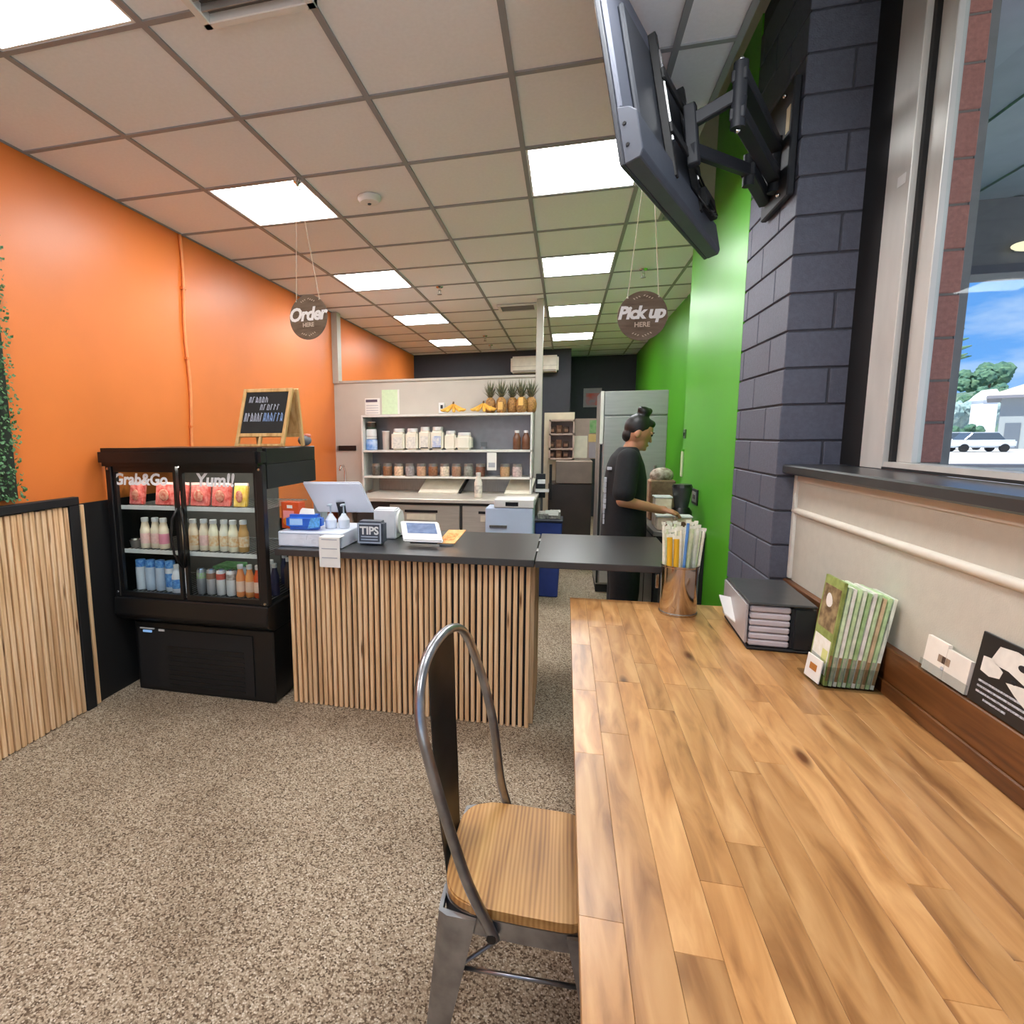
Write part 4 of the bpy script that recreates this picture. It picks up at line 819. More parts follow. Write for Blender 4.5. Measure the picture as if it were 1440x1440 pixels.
# ================================================================== HANGING SIGNS
SIGNM = wood('sign_wood', (86, 70, 54), (108, 90, 72), (122, 104, 86), (3, 3, 14), .6, .04, 3); GOLD = pm('sign_print', (206, 186, 164), .6); CORD = pm('jute_cord', (206, 196, 178), .8)
def sign(name, lab, x, y, z, r, big, cat, hookx, rz, sz, hz):
    t = thing(name, lab, cat, (x, y, z-r)); ax = Vector((math.cos(rz), math.sin(rz), 0)); nrm = Vector((math.sin(rz), -math.cos(rz), 0)); c = Vector((x, y, z))
    B().cyl(c-nrm*.004, c+nrm*.004, r, n=48).build('disc', SIGNM, t, smooth=40)
    F = lambda u, v: frame(c+ax*u+Vector((0, 0, v))+nrm*.0045, ax, (0, 0, 1))
    text('lettering', big, pm('sign_white', (242, 240, 236), .5), t, F(-.006, .014), sz, .0008, .0035, .22, space=.92)
    text('lettering', 'HERE', GOLD, t, F(.0, -.042), .032, .0006, .0008)
    for q in (1, -1):
        lv = B()
        for k in range(-3, 4):
            a = c+ax*(k*.012)+Vector((0, 0, q*(r*.80-abs(k)*.005)))+nrm*.0045; d = (ax*(1 if k >= 0 else -1)+Vector((0, 0, q*.5))).normalized()
            lv.prism([a, a+d*.006+Vector((0, 0, .003)), a+d*.013, a+d*.006-Vector((0, 0, .003))], nrm*.0008)
        lv.build('leaf_motif', GOLD, t)
    hk = Vector((hookx, y, hz))
    for s_ in (-1, 1):
        e = c+ax*s_*r*.62+Vector((0, 0, r*.75)); B().tube([e, hk+ax*s_*.012], .0022, 6).build('cord', CORD, t)
        B().ell(e, (.006,)*3, 8, 6).build('knot', CORD, t)
    h = B().lathe([(.022, 0), (.022, -.02), (.012, -.028), (.006, -.04)], (hookx, y, CZ-.004), 14).build('hook', CHROME, t, smooth=35)
    B().tube([(hookx, y, CZ-.04), (hookx+.014, y, CZ-.06), (hookx, y, CZ-.085), (hookx-.012, y, CZ-.07)], .004, 8).build('hook_loop', CHROME, t, smooth=True)
sign('order_sign', 'round brown hanging sign reading Order here by the orange wall', -1.424, 3.05, 2.206, .122, 'Order', 'sign', -1.462, R(-8), .100, 2.865)
sign('pickup_sign', 'round brown hanging sign reading Pick up here by the green wall', .351, 3.05, 2.112, .117, 'Pick up', 'sign', .356, R(4), .082, 2.865)

# ================================================================== TELEVISION ON WALL MOUNT
A = Vector((.133, 1.828, 2.30)); U = Vector((.396, .918, 0)).normalized(); Nn = Vector((U.y, -U.x, 0)); tau = R(11)
V = Vector((0, 0, math.cos(tau)))-Nn*math.sin(tau); W = Nn*math.cos(tau)+Vector((0, 0, math.sin(tau)))
TM = Matrix(((U.x, V.x, W.x, A.x), (U.y, V.y, W.y, A.y), (U.z, V.z, W.z, A.z), (0, 0, 0, 1)))
t = thing('television', 'flat television seen from behind, tilted down on a swing-arm mount', 'television', tuple(A))
TVG = pm('tv_grey', (96, 100, 112), .45, .2, var=.05); TVD = pm('tv_dark', (44, 47, 54), .5, var=.1)
B().box(0, 1.12, 0, .645, 0, .014, TM).build('bezel', TVD, t, .003)
B().box(.008, 1.112, .01, .635, -.002, 0, TM).build('screen', pm('tv_screen', (10, 10, 12), .08), t)
B().box(.004, 1.116, .16, .64, .014, .03, TM).build('back_shell', TVG, t, .004)
B().prism([TM @ Vector(p) for p in ((0.0, .0, .014), (0.0, .002, .058), (0.0, .02, .068), (0.0, .13, .068), (0.0, .15, .05), (0.0, .165, .014))], U*1.12).build('lower_housing', pm('tv_lower', (74, 78, 88), .5, .1, var=.06), t, .003)
B().box(.12, 1.0, .165, .52, .03, .048, TM).build('rear_bulge', TVD, t, .006)
for u in (.045, .075): B().lathe([(.006, 0), (.005, .003)], (0, 0, 0), 8).build('screw', BLACK, t, M=TM @ Matrix.Translation((0, .05+(u-.045)*2.0, .03)) @ Matrix.Rotation(R(-90), 4, 'Y'))
for u in (.40, .78): B().box(u-.015, u+.015, .08, .56, .05, .075, TM).build('mount_rail', BLACKM, t, .002); B().box(u-.006, u+.006, .2, .5, .075, .08, TM).build('rail_slot', CHROME, t)
for v in (.22, .40): B().box(.38, .80, v, v+.035, .075, .085, TM).build('cross_rail', BLACKM, t, .002)
for q in range(3): B().tube([TM @ Vector((.72+.03*q, .16, .06)), TM @ Vector((.74+.03*q, .06, .10)), TM @ Vector((.80+.03*q, .07, .11)), TM @ Vector((.86, .2+.05*q, .06))], .004, 6).build('cable', BLACK, t, smooth=True)
B().box(.80, .98, .10, .18, .066, .095, TM).build('connector_block', BLACKM, t, .004)
m = thing('tv_wall_mount', 'black articulated double-arm television mount bolted to the block pier', 'tv mount', (.9, 2.95, 2.6))
MB = pm('mount_black', (34, 36, 42), .6, 0, var=.1)
B().box(.868, .898, 2.80, 3.13, 2.52, 2.98).build('wall_plate', MB, m, .006); box('plate_window', pm('plate_wood', (190, 172, 138), .6), .866, .868, 2.82, 2.86, 2.78, 2.88, m)
J = TM @ Vector((.62, .34, .10)); J2 = TM @ Vector((.62, .24, .10))
E1 = Vector((.555, 2.33, 0)); K1 = Vector((.86, 2.93, 0))
def bar(p, q, w, th, name):
    p, q = Vector(p), Vector(q); d = (q-p); L = d.length; d.normalize(); s_ = d.cross(Vector((0, 0, 1))).normalized(); u_ = s_.cross(d)
    Mx = Matrix(((d.x, s_.x, u_.x, p.x), (d.y, s_.y, u_.y, p.y), (d.z, s_.z, u_.z, p.z), (0, 0, 0, 1)))
    return B().box(-.02, L+.02, -th/2, th/2, -w/2, w/2, Mx).build(name, MB, m, .004)
for z in (2.755, 2.635): bar((E1.x, E1.y, z), (K1.x, K1.y, z), .04, .05, 'arm')
bar(J, (E1.x, E1.y, 2.70), .045, .03, 'fore_arm'); bar(J2, (.70, 2.72, 2.60), .045, .03, 'fore_arm'); bar((.70, 2.72, 2.60), (.86, 3.06, 2.60), .05, .05, 'arm')
B().cyl((E1.x, E1.y, 2.59), (E1.x, E1.y, 2.80), .024, n=16).build('pivot', MB, m, smooth=40); B().cyl((.70, 2.72, 2.54), (.70, 2.72, 2.66), .022, n=16).build('pivot', MB, m, smooth=40); B().cyl((K1.x, K1.y, 2.58), (K1.x, K1.y, 2.80), .028, n=16).build('pivot', MB, m, smooth=40)
for p in ((E1.x, E1.y, 2.81), (E1.x, E1.y, 2.582), (.862, 2.88, 2.94), (.862, 3.08, 2.94), (.862, 2.88, 2.55)): B().ell(p, (.01, .01, .008), 10, 8).build('bolt', CHROME, m, smooth=True)
bar(J2-Vector((0, 0, .03)), J+Vector((0, 0, .04)), .04, .04, 'tilt_head')

# ================================================================== TABLE
TZ = .75
t = thing('window_table', 'long honey-stained butcher-block table against the window wall', 'table', (.5, 1.4, 0))
rows_n = 13; w = (.955-.04)/rows_n
for r_ in range(rows_n):
    y = 2.77; x0 = .04+r_*w
    first = True
    while y > .02:
        L = random.uniform(.28, 1.05)
        if first: L *= random.uniform(.35, 1); first = False
        y1 = max(y-L, 0); 
        if y1 < .12: y1 = 0
        B().box(x0+.0002, x0+w-.0002, y1+.0002, y-.0002, TZ-.038, TZ).build('stave', STAVE, t, .0006); y = y1
box('apron', SPLASH, .09, .93, .08, .11, .62, .711, t); box('apron', SPLASH, .09, .93, 2.66, 2.69, .62, .711, t)
for x, y in ((.09, .05), (.87, .05), (.09, 2.64), (.87, 2.64)): box('leg', SPLASH, x, x+.06, y, y+.06, 0, .711, t, .004)
t = thing('splash_board', 'dark stained wooden upstand board along the back of the table', 'board', (.97, 1.4, TZ))
box('board', SPLASH, .957, .984, .0, 2.772, TZ+.001, .895, t, .003); box('cove', SPLASH, .949, .957, .0, 2.772, TZ+.001, TZ+.045, t, .003)

# ================================================================== CHAIR
t = thing('metal_chair', 'gunmetal bistro chair with hooped back and wooden seat beside the table', 'chair', (-.05, 1.36, 0))
s0, s1, ya, yb = -.265, .12, 1.165, 1.555
b = B(); n = 40; vs = []
for i in range(n):
    a = 2*math.pi*i/n; ca, sa = math.cos(a), math.sin(a); e = 4.5
    vs.append((( s0+s1)/2+math.copysign(abs(ca)**(2/e), ca)*(s1-s0)/2, (ya+yb)/2+math.copysign(abs(sa)**(2/e), sa)*(yb-ya)/2, .432))
b.prism(vs, (0, 0, .024)).build('seat', SEATW, t, .004, 40, 2)
fr = B(); o1 = [(x*1.0, y, 0) for x, y, z in vs]
for i in range(n):
    p, q = Vector(vs[i]), Vector(vs[(i+1) % n]); cc = Vector(((s0+s1)/2, 1.36, 0)); pi_ = cc+(Vector((p.x, p.y, 0))-cc)*.985; qi = cc+(Vector((q.x, q.y, 0))-cc)*.985
    po = cc+(Vector((p.x, p.y, 0))-cc)*1.012; qo = cc+(Vector((q.x, q.y, 0))-cc)*1.012
    A_ = [fr.bm.verts.new((v.x, v.y, z)) for z in (.385, .431) for v in (pi_, po)]; C_ = [fr.bm.verts.new((v.x, v.y, z)) for z in (.385, .431) for v in (qi, qo)]
    for f in ((0, 1), (1, 3), (3, 2), (2, 0)): fr.bm.faces.new((A_[f[0]], A_[f[1]], C_[f[1]], C_[f[0]]))
bmesh.ops.remove_doubles(fr.bm, verts=list(fr.bm.verts), dist=1e-5); fr.build('seat_frame', GUN, t, smooth=40)
for sx, sy in ((-1, -1), (-1, 1), (1, -1), (1, 1)):
    top = Vector((s0+.045 if sx < 0 else s1-.045, ya+.035 if sy < 0 else yb-.035, .43)); bot = Vector((top.x+sx*.065, top.y+sy*.045, .0))
    lg = B(); rings = []
    for k in range(6):
        u = k/5; c = top.lerp(bot, u); r = .046*(1-u)+.020*u
        rings.append([lg.bm.verts.new((c.x+sx*dx*r, c.y+sy*dy*r, c.z)) for dx, dy in ((-1, 1), (.5, 1), (.95, .75), (1, .2) , (1, -1), (.82, -1), (.78, .55), (-1, .82))])
    for a_, c_ in zip(rings, rings[1:]): lg.skin(a_, c_)
    lg.bm.faces.new(rings[0][::-1]); lg.bm.faces.new(rings[-1]); l = lg.build('leg', GUN, t, smooth=50)
    box('foot_cap', BLACK, bot.x-.016, bot.x+.016, bot.y-.016, bot.y+.016, .0, .012, l)
B().tube([(-.225, 1.175, .28), (.10, 1.185, .285)], .0055, 8).build('brace', GUN, t, smooth=True); B().tube([(-.225, 1.545, .28), (.10, 1.535, .285)], .0055, 8).build('brace', GUN, t, smooth=True)
B().tube([(-.225, 1.18, .27), (.10, 1.54, .275)], .0055, 8).build('brace', GUN, t, smooth=True)
hp = []
side_pts = [(-.13, 0, .395), (-.15, 0, .44), (-.19, 0, .53), (-.235, .0, .68), (-.268, .0, .80), (-.293, .008, .89), (-.308, .04, .965), (-.314, .105, 1.018)]
for f, l, z in side_pts: hp.append((f, 1.15+l, z))
hp.append((-.312, 1.36, 1.04))
for f, l, z in reversed(side_pts): hp.append((f+.004, 1.57-l, z))
hp = [(x+(y-1.21)*.15*min(1, max(0, (z-.42)/.3)), y, z) for x, y, z in hp]
# resample with Catmull-Rom
def catmull(p, m=5):
    p = [Vector(v) for v in p]; o = []
    for i in range(len(p)-1):
        a, b_, c, d = p[max(i-1, 0)], p[i], p[i+1], p[min(i+2, len(p)-1)]
        for k in range(m):
            u = k/m; o.append(.5*((2*b_)+(-a+c)*u+(2*a-5*b_+4*c-d)*u*u+(-a+3*b_-3*c+d)*u**3))
    return o+[p[-1]]
B().tube(catmull(hp), (.0135, .0115), 12, (1, 0, .3)).build('back_hoop', GUN, t, smooth=True)
spl = B(); rs = []
for k in range(9):
    u = k/8; z = .40+.615*u; x = -.262-.055*math.sin(u*1.35); hw = .088-.014*math.sin(u*math.pi)-.02*max(0, u-.8)*5*.4
    rs.append([spl.bm.verts.new((x+dx-.012*(1-(2*q/6-1)**2), 1.36+hw*(2*q/6-1), z)) for dx in (-.0012,) for q in range(7)]+[spl.bm.verts.new((x+.0012-.012*(1-(2*q/6-1)**2), 1.36+hw*(2*q/6-1), z)) for q in range(6, -1, -1)])
for a_, c_ in zip(rs, rs[1:]): spl.skin(a_, c_)
spl.bm.faces.new(rs[0][::-1]); spl.bm.faces.new(rs[-1])
for v in spl.bm.verts: v.co.x += (v.co.y-1.36)*.20*min(1, max(0, (v.co.z-.42)/.25))+.018*min(1, max(0, (v.co.z-.42)/.5))
spl.build('back_splat', pm('dark_gunmetal', (62, 62, 62), .4, .8, var=.2, vs=14), t, smooth=60)
for y in (1.138, 1.582): B().cyl((-.137, y, .405), (-.137, y+(.018 if y < 1.3 else -.018), .405), .011, n=14).build('bolt', BLACK, t, smooth=40)

# ================================================================== TABLE-TOP ITEMS
t = thing('straw_canister', 'tall mirror-steel canister holding straws at the far end of the table', 'canister', (.5, 2.62, TZ))
B().lathe([(.074, 0), (.076, .004), (.076, .212), (.079, .216), (.079, .222), (.073, .222), (.073, .008), (.001, .008)], (.5, 2.62, TZ+.001), 36).build('body', pm('mirror_steel', (196, 186, 174), .12, 1, var=.02), t, smooth=35)
B().tube([(.5+.077*math.cos(a/24*6.283), 2.62+.077*math.sin(a/24*6.283), TZ+.012) for a in range(24)], .002, 6, closed=True).build('foot_ring', STEELD, t)
PAL = pm('straw_wrap', (222, 222, 196), .5, c2=(238, 236, 224), vs=60, rnd=.08); PGR = pm('straw_green', (206, 222, 170), .5, c2=(232, 236, 206), vs=60, rnd=.08)
def straw(lab, x, y, dx, dy, L, r, m, grp):
    tt = thing('straw', lab, 'straw', (x, y, TZ+.012), grp); z = TZ+.012
    B().cyl((x, y, z), (x+dx, y+dy, z+L), r, n=8).build('tube', m, tt, smooth=40); tp = Vector((x+dx, y+dy, z+L)); d = Vector((dx, dy, L)).normalized()
    B().box(-r*1.5, r*1.5, -.0006, .0006, 0, .014, Matrix.Translation(tp) @ Vector((0, 0, 1)).rotation_difference(d).to_matrix().to_4x4()).build('wrapper_end', PAL, tt)
straw('fat yellow straw at the left of the steel canister', .458, 2.588, -.012, -.012, .335, .011, pm('straw_yellow', (232, 182, 40), .4), None)
straw('second fat yellow straw beside the left one', .482, 2.574, -.010, -.006, .33, .011, MATS['straw_yellow'], None)
straw('slim blue straw leaning to the right among the pale straws', .497, 2.568, .016, -.006, .40, .006, pm('straw_blue', (86, 140, 206), .4), None)
for k in range(44):
    a = random.uniform(0, 6.28); rr = .062*math.sqrt(random.random()); x, y = .5+rr*math.cos(a)*.95, 2.62+rr*math.sin(a)*.95
    if x < .47 and y < 2.6: x += .05
    straw('pale paper-wrapped straw in the steel canister', x, y, (x-.49)*.46+random.uniform(-.004, .006), (y-2.62)*.2, random.uniform(.345, .385), .0058, random.choice((PAL, PAL, PGR)), 'paper-wrapped straws in the canister')
# napkin dispenser
t = thing('napkin_dispenser', 'low black napkin dispenser with grey napkins beside the table upstand', 'napkin dispenser', (.78, 2.4, TZ))
NM = Matrix.Translation((.785, 2.40, TZ+.001)) @ Matrix.Rotation(R(-3), 4, 'Z')
B().box(.028, .105, -.19, .19, .004, .17, NM).build('casing', pm('disp_black', (40, 41, 44), .3, var=.08), t, .01, 40, 2); B().box(-.112, .105, -.192, .192, .168, .178, NM).build('top_cover', pm('disp_top', (66, 66, 66), .28, var=.15, vs=30), t, .004); B().box(-.112, .105, -.192, .192, 0, .01, NM).build('bottom_tray', BLACKM, t, .003)
for k in range(6): B().box(-.105, .026, -.183, .183, .013+k*.0255, .0355+k*.0255, NM).build('napkin_stack', pm('napkin', (196, 188, 192), .9, var=.05, vs=30), t, .005)
B().box(-.120, -.112, -.19, .19, .02, .172, NM).build('face_plate', pm('face_plate', (176, 172, 172), .35, var=.06), t, .006, 40, 2)
B().prism([NM @ Vector(p) for p in ((-.12, .06, .12), (-.12, -.04, .05), (-.155, -.02, .075), (-.165, .05, .13))], (0, 0, .006)).build('pulled_napkin', PAPER, t)
# brochure holder
t = thing('brochure_holder', 'clear acrylic brochure holder on the table by the upstand', 'holder', (.87, 1.97, TZ))
box('base', CLEAR, .775, .952, 1.90, 2.06, TZ+.001, TZ+.005, t); box('side_wall', CLEAR, .80, .95, 1.912, 1.915, TZ+.005, TZ+.07, t); box('side_wall', CLEAR, .80, .95, 2.045, 2.048, TZ+.005, TZ+.07, t)
box('front_lip', CLEAR, .797, .80, 1.912, 2.048, TZ+.005, TZ+.085, t); box('back_wall', CLEAR, .949, .952, 1.912, 2.048, TZ+.005, TZ+.26, t)
cols = [(124, 140, 66), (186, 212, 166), (216, 220, 206), (176, 206, 150), (206, 216, 192), (150, 186, 124), (220, 220, 208), (180, 208, 158), (196, 176, 136), (170, 202, 144), (208, 216, 198)]
for k in range(11):
    x = .802+k*.0125; tt = thing('brochure', '%s folded green leaflet from the room side in the acrylic holder' % ORD[k], 'leaflet', (x, 1.98, TZ+.006), 'leaflets in the acrylic holder')
    Bm = frame((x, 1.918, TZ+.007), (0, 1, 0), (.10+.004*k, 0, 1)); L = .325-.004*k+random.uniform(-.006, .006)
    B().box(0, .125, 0, L, -.0045, .0045, Bm).build('leaflet', pm('leaflet%d' % k, cols[k], .5, c2=tuple(min(255, c+36) for c in cols[k]), vs=35), tt)
    B().box(-.0006, 0, L*.05, L*.3, -.004, .004, Bm).build('edge_print', pm('leaflet_edge%d' % (k % 2), ((150, 120, 80), (170, 176, 150))[k % 2], .6, var=.2, vs=60), tt)
    if k == 0:
        B().box(.008, .117, L*.50, L*.92, -.0051, -.0045, Bm).build('cover_photo', pm('cover_photo', (92, 70, 42), .5, c2=(170, 150, 110), vs=38), tt)
        B().ell(Bm @ Vector((.07, L*.76, -.005)), (.002, .022, .03), 12, 8).build('cover_emblem', PAPER, tt)
        B().box(.008, .117, .03, L*.42, -.0052, -.0045, Bm).build('cover_text', pm('cover_text', (226, 222, 204), .6, c2=(240, 240, 232), vs=50), tt)
        B().box(.015, .05, L*.2, L*.32, -.0056, -.0052, Bm).build('cover_flash', pm('cover_flash', (214, 216, 140), .6), tt)
t = thing('business_card', 'white card with brown logo at the foot of the brochure holder', 'card', (.785, 1.98, TZ+.005))
Cm = frame((.786, 1.925, TZ+.007), (-.1, 1, 0), (.12, 0, 1)); B().box(0, .085, 0, .075, -.002, .002, Cm).build('card', PAPER, t, .001); B().box(.022, .062, .03, .052, -.0026, -.002, Cm).build('logo', pm('logo_brown', (176, 112, 44), .6), t, .001)
B().box(.02, .06, .0, .004, .002, .016, Cm).build('easel_foot', CLEAR, t)
# card holder and poster on the upstand
t = thing('card_holder', 'clear holder of white business cards on top of the upstand', 'card holder', (.97, 1.66, .896))
Hm = frame((.966, 1.76, .897), (0, -1, 0), (.10, 0, 1))
B().box(0, .185, 0, .004, -.004, .012, Hm).build('tray', CLEAR, t); B().box(0, .185, .004, .03, .010, .012, Hm).build('lip', CLEAR, t)
for k in range(2): 
    cw = B().box(.006+.085*k, .09+.087*k, .004, .098-.01*k, .0, .009, Hm).build('cards', pm('card_cream', (234, 228, 216), .6), t)
for a_, b_, c_ in ((.062, .078, (150, 128, 108)), (.079, .090, (70, 52, 40)), (.092, .108, (150, 128, 108))): B().box(a_, b_, .045, .064, .009, .0096, Hm).build('logo', pm('logo%d' % c_[0], c_, .6, var=.2, vs=90), t)
B().lathe([(.006, 0), (.006, .001)], (0, 0, 0), 10).build('logo_dot', pm('logo_pale', (196, 200, 206), .6), t, M=Matrix.Translation(Hm @ Vector((.085, .032, .0092))) @ Matrix.Rotation(R(-90), 4, 'Y'))
t = thing('table_sign', 'black printed sign with black-and-white picture leaning on the wall above the upstand', 'sign', (.97, 1.45, .896))
Pm = frame((.962, 1.575, .899), (0, -1, 0), (.11, 0, 1)); sp_ = B().box(0, .24, 0, .17, -.003, .003, Pm).build('panel', pm('sign_black', (26, 27, 29), .4), t, .001)
WT = pm('sign_white_ink', (226, 222, 212), .6, var=.06, vs=40)
for pts in (((.045, .118), (.06, .152), (.11, .158), (.17, .15), (.21, .13), (.20, .10), (.15, .095), (.10, .108), (.06, .108)), ((.02, .08), (.02, .115), (.05, .118), (.085, .10), (.08, .082), (.05, .075)), ((.10, .082), (.155, .092), (.195, .085), (.20, .055), (.17, .048), (.13, .065))):
    B().prism([Pm @ Vector((a, b_, .0031)) for a, b_ in pts], Pm.to_3x3() @ Vector((0, 0, .0006))).build('picture_shape', WT, t)
for a, b_, r in ((.135, .128, .010), (.165, .118, .005), (.12, .09, .006)): B().ell(Pm @ Vector((a, b_, .004)), (.0012, r*1.4, r*.8), 10, 6).build('picture_spot', INK, t)
for k, (a, c_) in enumerate(((.022, .19), (.022, .20), (.022, .17), (.05, .12))): B().box(a, c_, .056-k*.013-.002, .056-k*.013+.003, .003, .0034, Pm).build('text_line', pm('sign_grey_ink', (170, 172, 178), .6, var=.5, vs=220), t)

# ================================================================== OUTSIDE THE WINDOW
gnd = struct(box('ground', pm('concrete_lot', (206, 204, 200), .9, var=.08, vs=.4), -160, 260, -160, 320, -.3, -.12))
pr_ = struct(box('wall_exterior_pier', pm('grey_mortar', (150, 138, 130), .9), 1.40, 1.782, 3.308, 3.66, -.12, 3.598))
RED = pm('red_block', (196, 134, 120), .85, var=.12, vs=50, bump=.4, bs=120, rnd=.08)
for k in range(18):
    za = 1.381-7*.2+k*.2
    if k % 2: box('block', RED, 1.40, 1.788, 3.30, 3.5, za+.006, za+.194, pr_, .004)
    else: box('block', RED, 1.40, 1.59, 3.30, 3.5, za+.006, za+.194, pr_, .004); box('block', RED, 1.60, 1.788, 3.30, 3.66, za+.006, za+.194, pr_, .004)
box('corner_pipe', pm('grey_pipe', (142, 140, 138), .5), 1.792, 1.83, 3.32, 3.36, -.12, 3.44, pr_)
cn = struct(box('ceiling_canopy', pm('canopy_back', (120, 122, 126), .8), 1.84, 7.0, -4, 6.3, 3.49, 3.55)); cn['label'] = 'grey boarded walkway canopy outside the window'
SOF = pm('soffit_board', (176, 180, 188), .7, var=.05, vs=6, rnd=.08)
for k in range(15): box('soffit_board', SOF, 1.845+k*.34, 1.845+k*.34+.33, -4, 6.3, 3.45+.012*(k % 2), 3.485, cn)
box('beam', pm('beam_grey', (112, 112, 116), .7), 1.84, 7.0, 6.0, 6.3, 2.85, 3.449, cn); box('beam_edge', pm('beam_edge', (84, 86, 96), .6), 1.84, 7.0, 5.98, 6.0, 2.85, 2.92, cn)
for x, y in ((6.7, 6.15), (6.7, -3.8)): box('canopy_post', pm('post_grey', (120, 120, 122), .6), x-.08, x+.08, y-.08, y+.08, -.12, 2.85 if y > 0 else 3.45, cn)
t = thing('window_reflection', 'small cream lamp in the window, modelled as a glowing shape on the beam', 'reflection', (3.64, 5.93, 3.02)); B().ell((3.64, 5.94, 3.04), (.11, .04, .04), 14, 8).build('glint', emis('reflection_glow', (255, 240, 200), 1.0), t, smooth=True); box('bracket', ALU, 3.58, 3.70, 5.96, 5.98, 3.01, 3.07, t)  # glowing shape and bracket stand in for a reflection in the window glass
t = thing('low_wall', 'low grey wall outside with a dark coping line', 'wall', (9, 12, -.12)); box('wall', pm('low_wall', (168, 172, 178), .8, var=.05), 4.5, 22, 12, 12.25, -.12, .90, t); box('coping', pm('coping', (84, 86, 96), .7), 4.5, 22, 11.96, 12.29, .90, .95, t)
hl = B(); nx = 60; rws = []
for j in range(10):
    rws.append([hl.bm.verts.new((30+i*3.2, 140+j*9, -.3+(max(0, math.sin(j/9*math.pi))**.8)*(5.5+7*max(0, min(1, (30+i*3.2-78)/22))+1.3*noise.noise(Vector((i*.25, j*.3, 0)))))) for i in range(nx)])
for a_, c_ in zip(rws, rws[1:]):
    for i in range(nx-1): hl.bm.faces.new((a_[i], a_[i+1], c_[i+1], c_[i]))
struct(hl.build('hill', pm('hill_green', (74, 104, 92), .9, c2=(108, 126, 106), vs=.25), smooth=True))['label'] = 'low green hill behind the house'
def tree(lab, x, y, z, r, hgt, m, n=14):
    t = thing('tree', lab, 'tree', (x, y, z), 'trees beyond the parking lot')
    B().cyl((x, y, z), (x, y, z+hgt*.6), r*.12, r*.07, 8).build('trunk', pm('bark', (96, 84, 74), .9), t); cb = B()
    for k in range(n):
        d = Vector((random.gauss(0, .5), random.gauss(0, .5), random.gauss(0, .35))); g_ = bmesh.ops.create_icosphere(cb.bm, subdivisions=3, radius=r*random.uniform(.3, .5))['verts']
        for v in g_: v.co = v.co*(1+.3*noise.noise(v.co*1.7+d*9)+.25*noise.noise(v.co*4.5+d*5))+Vector((x, y, z+hgt*.65))+d*r*.8
    cb.build('crown', m, t)
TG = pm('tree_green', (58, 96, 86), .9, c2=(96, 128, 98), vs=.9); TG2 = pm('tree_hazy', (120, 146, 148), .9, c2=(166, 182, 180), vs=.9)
k = 0
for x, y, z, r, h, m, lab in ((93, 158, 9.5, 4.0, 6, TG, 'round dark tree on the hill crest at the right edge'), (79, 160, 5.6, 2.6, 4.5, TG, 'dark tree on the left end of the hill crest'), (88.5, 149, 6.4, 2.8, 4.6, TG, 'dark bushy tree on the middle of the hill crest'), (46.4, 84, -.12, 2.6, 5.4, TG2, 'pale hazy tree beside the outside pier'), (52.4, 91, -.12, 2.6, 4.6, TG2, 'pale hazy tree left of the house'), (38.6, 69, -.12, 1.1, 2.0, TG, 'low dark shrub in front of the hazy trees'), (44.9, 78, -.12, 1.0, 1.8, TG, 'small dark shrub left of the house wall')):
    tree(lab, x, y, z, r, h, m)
t = thing('conifer', 'tall conifer with layered branches half hidden by the outside pier', 'tree', (52.6, 99, -.12))
B().cyl((52.6, 99, -.12), (52.6, 99, 17), .35, .05, 8).build('trunk', MATS['bark'], t)
for q in range(6):
    z = 11.6+q*1.2
    for a in range(5):
        an = a*1.257+q*.5; L = 3.2-.4*q
        B().tube([(52.6, 99, z), (52.6+math.cos(an)*L*.6, 99+math.sin(an)*L*.6, z+.25), (52.6+math.cos(an)*L, 99+math.sin(an)*L, z+.5)], [.22, .26, .08], 6).build('branch', TG, t)
t = thing('house', 'tan-roofed grey house across the parking lot', 'house', (38.2, 63, -.12)); t.rotation_euler = (0, 0, R(-31))
box('wall', pm('house_grey', (150, 156, 160), .8), 38.2, 48, 63, 72, -.12, 4.4, t)
B().prism([(37.2, 62, 4.4), (49, 62, 4.4), (49, 73, 4.4), (37.2, 73, 4.4)], (0, 0, .25)).build('eave', pm('eave_dark', (120, 120, 130), .8), t)
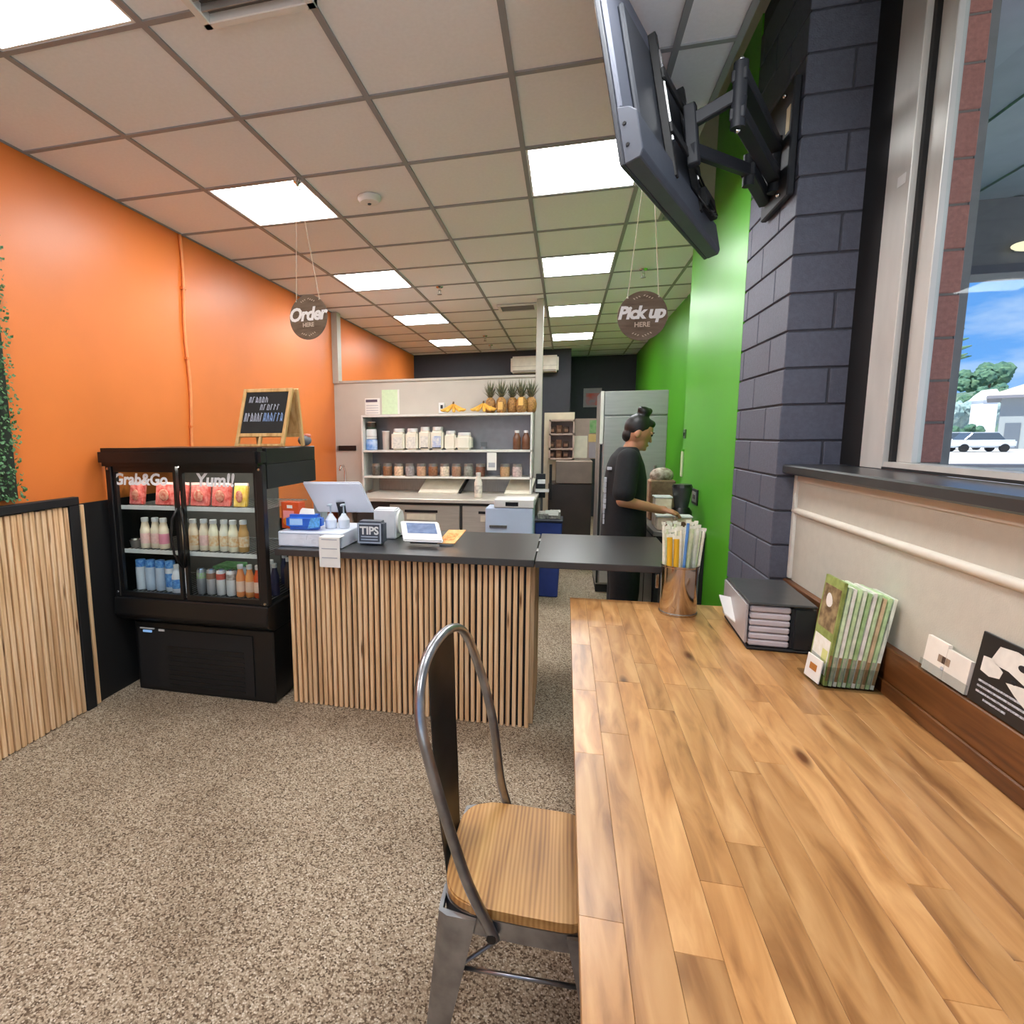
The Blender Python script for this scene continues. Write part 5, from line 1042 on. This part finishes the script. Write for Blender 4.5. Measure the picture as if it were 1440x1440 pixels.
rf = B(); q = [rf.bm.verts.new(p) for p in ((37.2, 62, 4.65), (49, 62, 4.65), (49, 73, 4.65), (37.2, 73, 4.65), (41.5, 67.5, 6.6), (45, 67.5, 6.6))]
for f in ((0, 1, 5, 4), (1, 2, 5), (2, 3, 4, 5), (3, 0, 4), (3, 2, 1, 0)): rf.bm.faces.new([q[i] for i in f])
rf.build('roof', pm('roof_tan', (190, 178, 164), .9, var=.06, vs=1), t)
box('window', pm('house_window', (232, 220, 184), .5), 40.2, 42.6, 62.95, 63, 1.4, 3.4, t); box('window', MATS['house_window'], 44, 46, 62.95, 63, 1.4, 3.4, t); box('door', pm('house_door', (96, 104, 116), .6), 38.6, 39.6, 62.94, 63, -.12, 2.2, t)
t = thing('shed', 'white gabled outbuilding between the hazy trees and the house', 'shed', (46.9, 80, -.12))
box('wall', pm('shed_white', (234, 236, 240), .8), 46.2, 47.6, 79, 81, -.12, 5.0, t); B().prism([(46.0, 78.8, 5.0), (47.8, 78.8, 5.0), (47.8, 78.8, 5.4), (47.2, 78.8, 6.2), (46.5, 78.8, 5.6)], (0, 2.4, 0)).build('roof', MATS['shed_white'], t)
def car(lab, x, y, c):
    t = thing('parked_car', lab, 'car', (x, y, -.12), 'cars in the parking lot'); z = -.12; m = pm('car%s' % lab[:5], c, .3, coat=.4)
    B().box(x-2.1, x+2.1, y-.85, y+.85, z+.35, z+.95).build('body', m, t, .12, 40, 2); B().prism([(x-1.3, y-.75, z+.95), (x+1.4, y-.75, z+.95), (x+.9, y-.75, z+1.5), (x-.8, y-.75, z+1.5)], (0, 1.5, 0)).build('cabin', pm('car_glass', (70, 82, 96), .15), t, .05); box('roof_panel', m, x-.82, x+.92, y-.7, y+.7, z+1.5, z+1.54, t)
    for dx in (-1.3, 1.3):
        for dy in (-.86, .7): B().cyl((x+dx, y+dy, z+.32), (x+dx, y+dy+.16, z+.32), .32, n=16).build('wheel', BLACK, t)
car('white parked car nearest the outside pier', 33.2, 60, (236, 238, 242)); car('silver parked car left of the house door', 31.5, 54, (200, 206, 214))

for o in bpy.data.objects:
    if '_w' in o: del o['_w']
